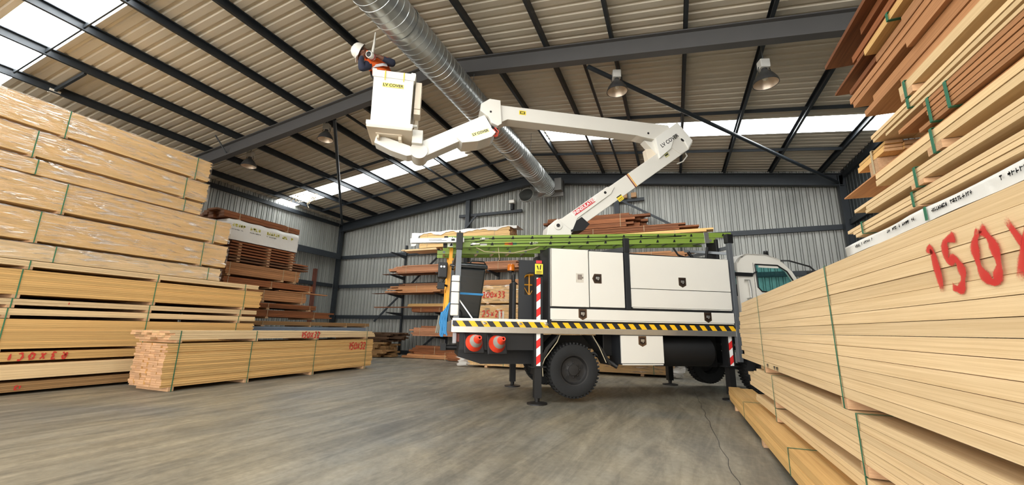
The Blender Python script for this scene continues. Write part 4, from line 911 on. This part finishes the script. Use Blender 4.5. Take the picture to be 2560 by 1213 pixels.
# knuckle
B('knuckle_plate', WHITE, [(-1.03,5.78),(-.85,5.92),(-.62,5.91),(-.58,5.38),(-.66,5.32),(-.8,5.38),(-.86,5.5),(-1.04,5.62)], .88, 1.32, .012)
MB().cyl((-.82,.872,5.62), (-.82,.88,5.62), .022, n=12).build('knuckle_pin', RIM, truck)
B('knuckle_block', BLACK, [(-.95,5.55),(-.62,5.42),(-.66,5.2),(-.85,5.15)], 1.0, 1.2, .01)
MB().tube([(-.72,.93,5.3),(-.64,.93,5.22),(-.66,.95,5.12),(-.78,.95,5.12)], .012, 6).tube([(-.74,.97,5.28),(-.67,.97,5.2),(-.7,.97,5.1)], .012, 6).build('orange_hose', CONE, truck)
# jib
jb = B('jib', GELCOAT, rect((-2.24,4.62), (-.86,5.44), .31), .94, 1.26, .014)
jc = B('jib_cover', GELCOAT, [(-1.5,4.97),(-1.3,5.08),(-1.02,5.28),(-.88,5.33),(-.8,5.26),(-.7,5.17),(-.78,5.06),(-1.05,4.93),(-1.38,4.86)], .87, 1.33, .012)
o = link('cover_lettering', text_mesh('LV COVER', .075, INK, .002), truck, (-1.02, .868, 5.12)); o.rotation_euler = (Matrix.Rotation(-.42, 3, 'Y') @ Matrix.Rotation(R(90), 3, 'X')).to_euler()
o = link('yellow_strip', flat(.38, .08, mat('pale_yellow_tape', (226,220,160), .6)), truck, (-1.02, .8695, 5.12)); o.rotation_euler = (Matrix.Rotation(-.42, 3, 'Y') @ Matrix.Rotation(R(90), 3, 'X')).to_euler()
for x, z in ((-2.24,4.7), (-2.29,4.56), (-2.12,4.6)): MB().cyl((x,.914,z), (x,.922,z), .015, n=10).build('jib_bolt', RIM, truck)
MB().cyl((-2.22,.9,4.62), (-2.22,1.3,4.62), .17, n=28).build('jib_pivot', WHITE, truck, smooth=40)
# bucket carrier under and beside the bucket
MB().box((-2.36,.8,4.72), (-2.16,1.2,5.0)).build('carrier_bracket', WHITE, truck, bevel=.008)
MB().prism([(-3.05,4.9),(-2.4,4.72),(-2.25,4.55),(-2.45,4.5),(-2.75,4.58),(-3.08,4.72)], .95, 1.25).build('carrier_arm', GELCOAT, truck, bevel=.012, smooth=30)
MB().box((-3.04,.78,4.83), (-2.55,.84,4.9)).box((-3.02,.82,4.76), (-2.98,1.15,4.86)).box((-2.62,.82,4.76), (-2.56,1.15,4.86)).build('carrier_frame', CREAM, truck, bevel=.005)
MB().box((-2.35,1.0,4.75), (-2.28,1.2,5.9)).build('bucket_mast', CREAM, truck, bevel=.008)
# bucket
bx0, bx1, by0, by1, bz0, bz1 = -3.15, -2.39, .62, 1.34, 4.9, 6.05
def ring(z0, z1, g0, g1, th=.03):                        # open tapering rectangular shell
    b = MB()
    A = lambda g_, z: [(bx0-g_,by0-g_,z),(bx1+g_,by0-g_,z),(bx1+g_,by1+g_,z),(bx0-g_,by1+g_,z)]
    o0, o1, i0, i1 = A(g0,z0), A(g1,z1), A(g0-th,z0), A(g1-th,z1)
    for k in range(4):
        j = (k+1) % 4
        b.quad([o0[k],o0[j],o1[j],o1[k]]); b.quad([i0[j],i0[k],i1[k],i1[j]]); b.quad([o1[k],o1[j],i1[j],i1[k]]); b.quad([o0[j],o0[k],i0[k],i0[j]])
    return b
bk = ring(bz0, bz1, -.02, .0).box((bx0+.02,by0+.02,bz0), (bx1-.02,by1-.02,bz0+.03)).build('bucket', GELCOAT, truck, bevel=.012, smooth=35)
ring(bz1-.11, bz1+.01, .012, .028, .04).build('bucket_rim', GELCOAT, truck, bevel=.008, smooth=35)
MB().box((bx0-.04,by0-.05,bz0-.05), (bx1+.04,by1+.05,bz0+.07)).build('bucket_base', CREAM, truck, bevel=.02, smooth=35)
MB().box((bx0-.045,by0-.055,bz0-.0), (bx1+.045,by0-.045,bz0+.085)).build('base_front_lip', GELCOAT, truck, bevel=.004)
MB().box((bx0-.03,by0-.03,bz1+.01), (bx0+.06,by0+.06,bz1+.045)).box((bx1-.06,by0-.03,bz1+.01), (bx1+.03,by0+.06,bz1+.045)).build('rim_corner', GELCOAT, truck, bevel=.015, smooth=40)
for x in (-2.93, -2.58): MB().box((x-.009,by0-.036,bz1-.18), (x+.009,by0-.03,bz1+.018)).box((x-.009,by0-.036,bz1+.012), (x+.009,by0+.05,bz1+.018)).build('yellow_hook_strap', YEL, truck)
link('yellow_strip', flat(.4, .085, mat('label_yellow', (238,222,120), .6)), truck, (-2.77, by0-.004, 5.78), (R(90),0,0)); link('cover_lettering', text_mesh('LV COVER', .082, INK, .002), truck, (-2.77, by0-.0055, 5.78), (R(90),0,0))
MB().box((bx1+.03,.75,5.42), (bx1+.15,1.0,6.0)).build('bucket_tool_box', CREAM, truck, bevel=.008)
MB().box((bx1+.03,.75,5.3), (bx1+.15,1.0,5.41)).build('bucket_tool_box_foot', CREAM, truck, bevel=.006)
MB().cyl((bx1+.01,.9,5.12), (bx1+.1,.9,5.12), .03, n=14).build('bucket_knob', WHITE, truck, smooth=40)
# ================================================================ things carried on the truck
def on_truck(name, label, cat, x, y, z, rz=0., group=None):
    c, s = math.cos(HD), math.sin(HD)
    return thing(name, label, cat, (-2.12+x*c-y*s, 6.61+x*s+y*c, z), HD+rz, group)
# ladder: two sections lying flat on the rack, raised towards the cab
lad = on_truck('extension_ladder', 'long green fibreglass extension ladder lying on the truck rack', 'ladder', -1.64, .3, 2.72)
lad.rotation_euler = (0, -.073, HD)
def rail(x0, x1, z, y, s):
    w, h, t_ = .035, .098, .006
    o = MB().box((x0,y-t_/2,z-h/2), (x1,y+t_/2,z+h/2)).box((x0,min(y,y+s*w),z+h/2-t_), (x1,max(y,y+s*w),z+h/2)).box((x0,min(y,y+s*w),z-h/2), (x1,max(y,y+s*w),z-h/2+t_)).build('rail', GREEN, lad)
    return o
for (x0, x1, z, ya, yb) in ((0,5.72,.0,-.05,.42), (-.02,5.35,-.105,-.04,.40)):
    for y, s in ((ya,1), (yb,-1)):
        r_ = rail(x0, x1, z, y, s)
        if y < .1:
            k = 0
            while .13+k*.36 < x1-x0-.1:
                x = x0+.13+k*.36; MB().prism([(x-.028,z-.024),(x+.028,z-.024),(x+.022,z+.026),(x,z+.03)], y-.006, y-.002).build('rung_plug', BLACK, r_); k += 1
            MB().box((x0-.005,y-.008,z-.05), (x0+.06,y+.03,z+.05)).build('rail_end_cap', BLACK, r_, bevel=.006)
            MB().box((x0+.07,y-.0055,z-.035), (x0+.16,y-.003,z+.03)).build('rail_plate', WHT, r_)
    k = 0
    while .13+k*.36 < x1-x0-.1:
        MB().cyl((x0+.13+k*.36,ya,z-.0), (x0+.13+k*.36,yb,z-.0), .017, n=10).build('rung', ALU, lad, smooth=40); k += 1
for x, z in ((.62,-.008), (.45,-.1)):
    MB().box((x,-.062,z-.012), (x+.16,-.05,z+.012)).box((x+.03,-.07,z-.018), (x+.09,-.06,z+.018)).build('rope_clip', ALU, lad, bevel=.003)
MB().tube([(.28,-.065,-.02),(.6,-.065,-.0),(.8,-.066,-.006),(2.0,-.06,-.008),(3.6,-.06,-.01),(4.7,-.06,.0)], .006, 6).tube([(.45,-.06,-.09),(.7,-.066,-.03)], .006, 6).tube([(.6,-.055,-.1),(1.2,-.055,-.103),(2.6,-.055,-.095),(4.6,-.055,-.012)], .006, 6).build('rope', BLACK, lad)
for k, m_ in enumerate((AMBER, REDS, STRAP)): MB().box((1.06+k*.075,-.047,-.125), (1.13+k*.075,-.0435,-.085)).build('colour_sticker', m_, lad)
link('lettering', text_mesh('BAILEY', .05, WHT, .001), lad, (1.6,-.0445,-.1), (R(90),0,0))
MB().box((.62,-.047,-.125), (.74,-.0435,-.09)).build('barcode_sticker', WHT, lad)
MB().box((5.1,-.06,-.16), (5.2,-.04,.06)).box((5.18,-.05,-.13), (5.26,.4,-.08)).build('ladder_hook', ALU, lad, bevel=.004)
MB().tube([(.55,-.02,-.16),(.7,-.03,-.24),(1.2,-.02,-.27),(1.6,0,-.2),(1.75,0,-.14)], .008, 6).tube([(.95,0,-.16),(.96,0,-.38),(.94,0,-.4)], .006, 6).build('tie_rope', TWINE, lad)
al = on_truck('aluminium_plank', 'pale aluminium plank poking out behind the green ladder', 'plank', -2.2, .12, 2.56); al.rotation_euler = (0, -.073, HD)
for y in (0, .07): MB().box((0,y,.03), (.9,y+.02,.11)).build('side_rail', ALU, al, bevel=.004)
for k in range(4): MB().box((.1+k*.22,.02,.05), (.15+k*.22,.07,.07)).build('cross_bar', ALU, al)
MB().box((.25,-.002,.045), (.78,0,.1)).build('paper_label', WHT, al); MB().box((.3,-.004,.06), (.6,-.002,.066)).box((.3,-.004,.08), (.52,-.002,.086)).box((.68,-.004,.055), (.74,-.002,.09)).build('label_print', INK, al)
g2 = on_truck('step_ladder', 'short green ladder with square rung holes under the aluminium plank', 'ladder', -1.75, .5, 2.49); g2.rotation_euler = (0, -.06, HD)
for y in (0, .42): MB().box((0,y,0), (1.9,y+.03,.065)).build('rail', GREEN, g2)
for k in range(6):
    MB().box((.1+k*.3,.03,.015), (.14+k*.3,.42,.05)).build('rung', ALU, g2); MB().box((.1+k*.3,-.003,.015), (.14+k*.3,.0,.05)).build('rung_end', STEELG, g2)
tag(on_truck('whip_antenna', '', '', -1.39, .06, 2.79), 'thin whip antenna standing on the rear rack post', 'antenna')
wa = bpy.data.objects['whip_antenna']; MB().cyl((0,0,0), (0,0,.42), .004, .002, 6).build('whip', BLACK, wa); MB().cyl((0,0,0), (0,0,.04), .012, n=8).build('base', BLACK, wa)
# wheelie bin
bn = on_truck('wheelie_bin', 'dark green wheelie bin with blue strap on the truck tray', 'bin', -1.17, .58, 1.33); bn.rotation_euler = (0, R(1.5), HD)
def taper(z0, z1, a0, b0, a1, b1, m, name, bev=.03, dx=0.):
    b = MB(); k = [(-1,-1),(1,-1),(1,1),(-1,1)]
    lo = [(i*a0, j*b0, z0) for i, j in k]; hi = [(i*a1+dx, j*b1, z1) for i, j in k]
    b.v += lo+hi; b.f += [(3,2,1,0),(4,5,6,7)]+[(i, (i+1) % 4, (i+1) % 4+4, i+4) for i in range(4)]
    return b.build(name, m, bn, bevel=bev, smooth=35)
taper(.03, .9, .19, .2, .255, .28, BINM, 'body'); taper(.9, .95, .28, .3, .285, .305, BINM, 'rim', .012)
taper(.95, 1.0, .29, .31, .25, .27, BINM, 'lid', .02); MB().tube([(-.02,-.2,1.0),(.0,-.22,1.04),(.22,-.22,1.04),(.25,-.2,1.0)], .012, 8).build('lid_handle', BINM, bn, smooth=40)
MB().tube([(-.29,-.24,.93),(-.36,-.22,.95),(-.36,.22,.95),(-.29,.24,.93)], .016, 8).build('push_handle', BINM, bn, smooth=40)
for y in (-.2, .2):
    wh = MB().lathe([(.1,-.025),(.1,.025),(.075,.03),(.075,-.03),(.1,-.025)], 'y', (-.2,y,.1), 24).build('bin_wheel', RUBBER, bn, smooth=40)
    MB().lathe([(.001,-.01),(.03,-.015),(.03,.015),(.001,.01)], 'y', (-.2,y,.1), 12).box((-.275,y-.008,.092), (-.125,y+.008,.108)).box((-.208,y-.008,.025), (-.192,y+.008,.175)).build('wheel_spokes', RIM, wh)
b = ring4 = MB()
for s in (-1, 1): b.box((-.232,s*.247-.004,.44), (.232,s*.247+.004,.475)); b.box((s*.232-.003,-.247,.44), (s*.232+.003,.247,.475))
b.build('blue_strap', BLUE, bn)
MB().beam((-.26,-.28,.45), (.08,-.32,.02), .035, .02).build('aluminium_stay', ALU, bn)
# traffic cones stowed point outwards under the tray
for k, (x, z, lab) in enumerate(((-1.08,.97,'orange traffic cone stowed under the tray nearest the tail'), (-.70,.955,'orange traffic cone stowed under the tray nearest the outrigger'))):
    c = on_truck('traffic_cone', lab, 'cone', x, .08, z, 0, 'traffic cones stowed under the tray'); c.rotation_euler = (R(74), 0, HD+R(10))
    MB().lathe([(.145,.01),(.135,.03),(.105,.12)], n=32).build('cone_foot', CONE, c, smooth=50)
    MB().lathe([(.105,.12),(.07,.225)], n=32).build('white_band', mat('shaded_white_band', (150,146,138), .6) if k == 0 else bpy.data.materials['shaded_white_band'], c, smooth=50)  # white band coloured grey to carry its shade under the tray
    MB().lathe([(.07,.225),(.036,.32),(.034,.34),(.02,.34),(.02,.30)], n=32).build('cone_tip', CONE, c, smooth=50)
    s = .17; MB().box((-s,-s,-.02), (s,s,.01)).build('base_plate', BLACK, c, bevel=.03, smooth=40)
# ================================================================ the worker
wk = on_truck('person', 'worker in orange vest and white helmet leaning out of the bucket', 'person', 0, 0, 0)
J = dict(hip=(-2.83,.98,5.62), waist=(-2.93,.93,5.95), chest=(-3.07,.84,6.22), neck=(-3.2,.76,6.40), head0=(-3.29,.73,6.42), head1=(-3.39,.70,6.45), head2=(-3.47,.70,6.49),
 kneeA=(-2.78,.86,5.28), ankA=(-2.8,.9,4.98), toeA=(-2.9,.8,4.98), kneeB=(-2.74,1.12,5.28), ankB=(-2.72,1.16,4.98), toeB=(-2.84,1.1,4.98),
 shR=(-3.02,.84,6.46), elR=(-2.80,.66,6.29), wrR=(-3.03,.55,6.30), shL=(-3.24,.66,6.24), elL=(-3.36,.52,5.98), wrL=(-3.38,.48,6.18))
bm = bmesh.new(); sk = bm.verts.layers.skin.verify(); V = {}
def jv(n, p, r, rb=None):
    v = bm.verts.new(p); v[sk].radius = (r, rb or r); V[n] = v; return v
rad = dict(hip=.18, waist=.165, chest=.185, neck=.07, head0=.085, head1=.115, head2=.1, kneeA=.07, ankA=.05, toeA=.04, kneeB=.07, ankB=.05, toeB=.04, shR=.115, elR=.078, wrR=.048, shL=.11, elL=.085, wrL=.05)
for n_, p_ in J.items(): jv(n_, p_, rad[n_])
V['hip'][sk].use_root = True
def ed(*ns):
    for a_, b_ in zip(ns, ns[1:]): bm.edges.new((V[a_], V[b_]))
ed('hip','waist','chest','neck','head0','head1','head2'); ed('hip','kneeA','ankA','toeA'); ed('hip','kneeB','ankB','toeB'); ed('chest','shR','elR','wrR'); ed('chest','shL','elL','wrL')
# face: nose and ears grow from the head
for n_, p_, r_ in (('nose',(-3.36,.555,6.42),.018), ('earA',(-3.42,.70,6.585),.02), ('earB',(-3.34,.72,6.325),.02)): jv(n_, p_, r_); bm.edges.new((V['head1'], V[n_]))
# hands: palm plus five bent fingers closing on the camera body
def hand(side, wr, palm, dirs):
    jv('palm'+side, palm, .03, .018); bm.edges.new((V[wr], V['palm'+side]))
    for k, (q1, q2, q3) in enumerate(dirs):
        a_ = jv('f%s%d1' % (side, k), q1, .0105); b_ = jv('f%s%d2' % (side, k), q2, .0095); c_ = jv('f%s%d3' % (side, k), q3, .008)
        bm.edges.new((V['palm'+side], a_)); bm.edges.new((a_, b_)); bm.edges.new((b_, c_))
dev = Vector((-3.21, .46, 6.26))
def fingers(palm, toward, spread, n=4):
    P, D = Vector(palm), (Vector(toward)-Vector(palm)).normalized(); S = Vector(spread).normalized(); out = []
    for k in range(n):
        o_ = S*(k-1.5)*.022; l_ = (.9,1.0,.95,.78)[k]
        q1 = P+o_*1.1+D*.05*l_; q2 = P+o_*1.3+D*.085*l_+Vector((0,-.022,0)); q3 = P+o_*1.35+D*.105*l_+Vector((0,-.006,-.0))
        out.append((q1, q2, q3))
    th = (P+S*.045+D*.01, P+S*.062+D*.04+Vector((0,-.01,0)), P+S*.058+D*.066)
    return out+[th]
hand('R', 'wrR', (-3.115,.52,6.315), fingers((-3.115,.52,6.315), (-3.2,.5,6.29), (.25,0,-1)))
hand('L', 'wrL', (-3.335,.465,6.275), fingers((-3.335,.465,6.275), (-3.23,.45,6.30), (.3,0,1)))
me = bpy.data.meshes.new('body_skeleton'); bm.to_mesh(me); bm.free()
tmp = link('body_skeleton', me); sm = tmp.modifiers.new('skin', 'SKIN'); sm.use_smooth_shade = True; sd_ = tmp.modifiers.new('sub', 'SUBSURF'); sd_.levels = 2; sd_.render_levels = 2
dg = bpy.context.evaluated_depsgraph_get(); dg.update()
bodym = bpy.data.meshes.new_from_object(tmp.evaluated_get(dg)); bpy.data.objects.remove(tmp)
bodym.materials.clear()
for m_ in (HIVIS, NAVY, SKIN): bodym.materials.append(m_)
seg = [('hip','waist',0),('waist','chest',0),('chest','shR',0),('chest','shL',0),('chest','neck',0),('neck','head0',2),('head0','head1',2),('head1','head2',2),('shR','elR',1),('elR','wrR',1),('shL','elL',1),('elL','wrL',1),('hip','kneeA',1),('hip','kneeB',1),('kneeA','ankA',1),('kneeB','ankB',1),('ankA','toeA',1),('ankB','toeB',1)]
def segd(p, a, b):
    a, b = Vector(a), Vector(b); t_ = max(0, min(1, (p-a).dot(b-a)/(b-a).length_squared)); return (p-(a+(b-a)*t_)).length
for f_ in bodym.polygons:
    c_ = f_.center; f_.use_smooth = True
    best = min(((segd(c_, J[a_], J[b_])/ (rad[a_]+rad[b_])), k) for a_, b_, k in seg)
    k = best[1]
    if (c_-Vector((-3.115,.52,6.315))).length < .085 or (c_-Vector((-3.335,.465,6.275))).length < .075 or (c_-Vector(J['wrR'])).length < .06: k = 2
    if k == 0 and c_.z < 5.9: k = 1
    if k == 1 and (c_-Vector(J['shR'])).length < .2 and c_.z > 6.36: k = 0
    f_.material_index = k
body = link('body', bodym, wk)
# helmet, glasses, beard, eyes, reflective bands
hu = (Vector(J['head2'])-Vector(J['head0'])).normalized(); hq = hu.to_track_quat('Z', 'Y')
hc = Vector((-3.445,.70,6.475))
hm = MB().lathe([(.152,-.012),(.155,.0),(.147,.012),(.146,.045),(.137,.09),(.113,.132),(.075,.16),(.035,.172),(.001,.175)], n=32).build('helmet', GELCOAT, wk, hc, smooth=50); hm.rotation_mode = 'QUATERNION'; hm.rotation_quaternion = hq; hm.scale = (1.0, 1.12, 1)
hb = MB().tube([(0,.146*math.cos(a_),.178*math.sin(a_)) for a_ in [R(20+k*14) for k in range(11)]], .012, 8).build('helmet_ridge', GELCOAT, hm, smooth=40)
for y in (-.0,): MB().prism([(-.1,-.004),(.1,-.004),(.075,.008),(-.075,.008)], -.19, -.13).build('helmet_peak', GELCOAT, hm, bevel=.004)
for sx in (-1, 1):
    e_ = MB().lathe([(.001,-.012),(.01,-.008),(.012,0),(.01,.008),(.001,.012)], 'z', n=12).build('eye', mat('eye_white', (220,214,206), .3) if sx < 0 else bpy.data.materials['eye_white'], wk, hc+hu*-.06+Vector((.0,-.082,0))+Vector((-hu.z,0,hu.x))*sx*.034, smooth=60)
gm = MB().box((-.07,-.02,-.022), (.07,.0,.022)).box((-.085,-.02,.0), (-.075,.09,.012)).box((.075,-.02,.0), (.085,.09,.012)).build('safety_glasses', BLACK, wk, hc+hu*-.05+Vector((0,-.088,0)), bevel=.006); gm.rotation_mode = 'QUATERNION'; gm.rotation_quaternion = hq
def band(name, pts, m_, r_=.0): return MB().tube(pts, .02, 6).build(name, m_, wk)
def torso_ring(t0, tilt, w_, m_, name, r_):
    a_, b_ = Vector(J['waist']), Vector(J['chest']); c_ = a_+(b_-a_)*t0; q_ = (b_-a_).normalized().to_track_quat('Z', 'Y')
    o_ = MB().lathe([(r_+.03,-w_/2),(r_+.034,0),(r_+.03,w_/2)], n=32).build(name, m_, wk, c_, smooth=60); o_.rotation_mode = 'QUATERNION'; o_.rotation_quaternion = q_; return o_
torso_ring(.1, 0, .05, REFL, 'reflective_band', .141); torso_ring(.62, 0, .05, REFL, 'reflective_band', .15)
MB().tube([(-3.13,.66,6.3),(-3.1,.70,6.15),(-3.0,.76,6.0),(-2.95,.8,5.92)], .016, 6).build('harness_strap', mat('orange_webbing', (230,90,40), .7), wk)
b = MB()
for (xa, ya, za), (xb, yb, zb) in zip([(-3.22,.62,6.12),(-3.12,.615,6.16),(-3.0,.635,6.22)], [(-3.12,.615,6.16),(-3.0,.635,6.22),(-2.93,.68,6.25)]):
    b.beam((xa,ya,za), (xb,yb,zb), .012, .055)
b.build('chest_band', REFL, wk)
MB().tube([(-3.22,.7,6.08),(-3.2,.68,5.98),(-3.16,.68,5.92)], .018, 6).build('harness_buckle', BLACK, wk)
MB().lathe([(.038,-.012),(.04,0),(.038,.012)], n=16).build('wrist_watch', BLACK, wk, (-3.03,.55,6.31), (0,R(90),0), smooth=40)
# the camera he is holding, on its white stem
dc = on_truck('dome_camera', 'white cylindrical camera on a white stem held by the worker', 'camera', 0, 0, 0)
ax = Vector((-.35,-.86,-.25)).normalized(); q_ = ax.to_track_quat('Z', 'Y')
for nm, prof, m_ in (('housing', [(.001,-.1),(.05,-.1),(.068,-.08),(.07,.05),(.06,.07),(.052,.07),(.05,.06)], GELCOAT), ('lens', [(.05,.058),(.035,.066),(.001,.068)], BLACK), ('red_ring', [(.0715,-.05),(.0725,-.04),(.0715,-.02)], REDS)):
    o = MB().lathe(prof, n=28).build(nm, m_, dc, dev, smooth=50); o.rotation_mode = 'QUATERNION'; o.rotation_quaternion = q_
MB().tube([(-3.19,.5,6.32),(-3.185,.52,6.45),(-3.18,.54,6.6),(-3.18,.55,6.84)], [.022,.026,.022,.012], 12).build('stem', GELCOAT, dc, smooth=50)
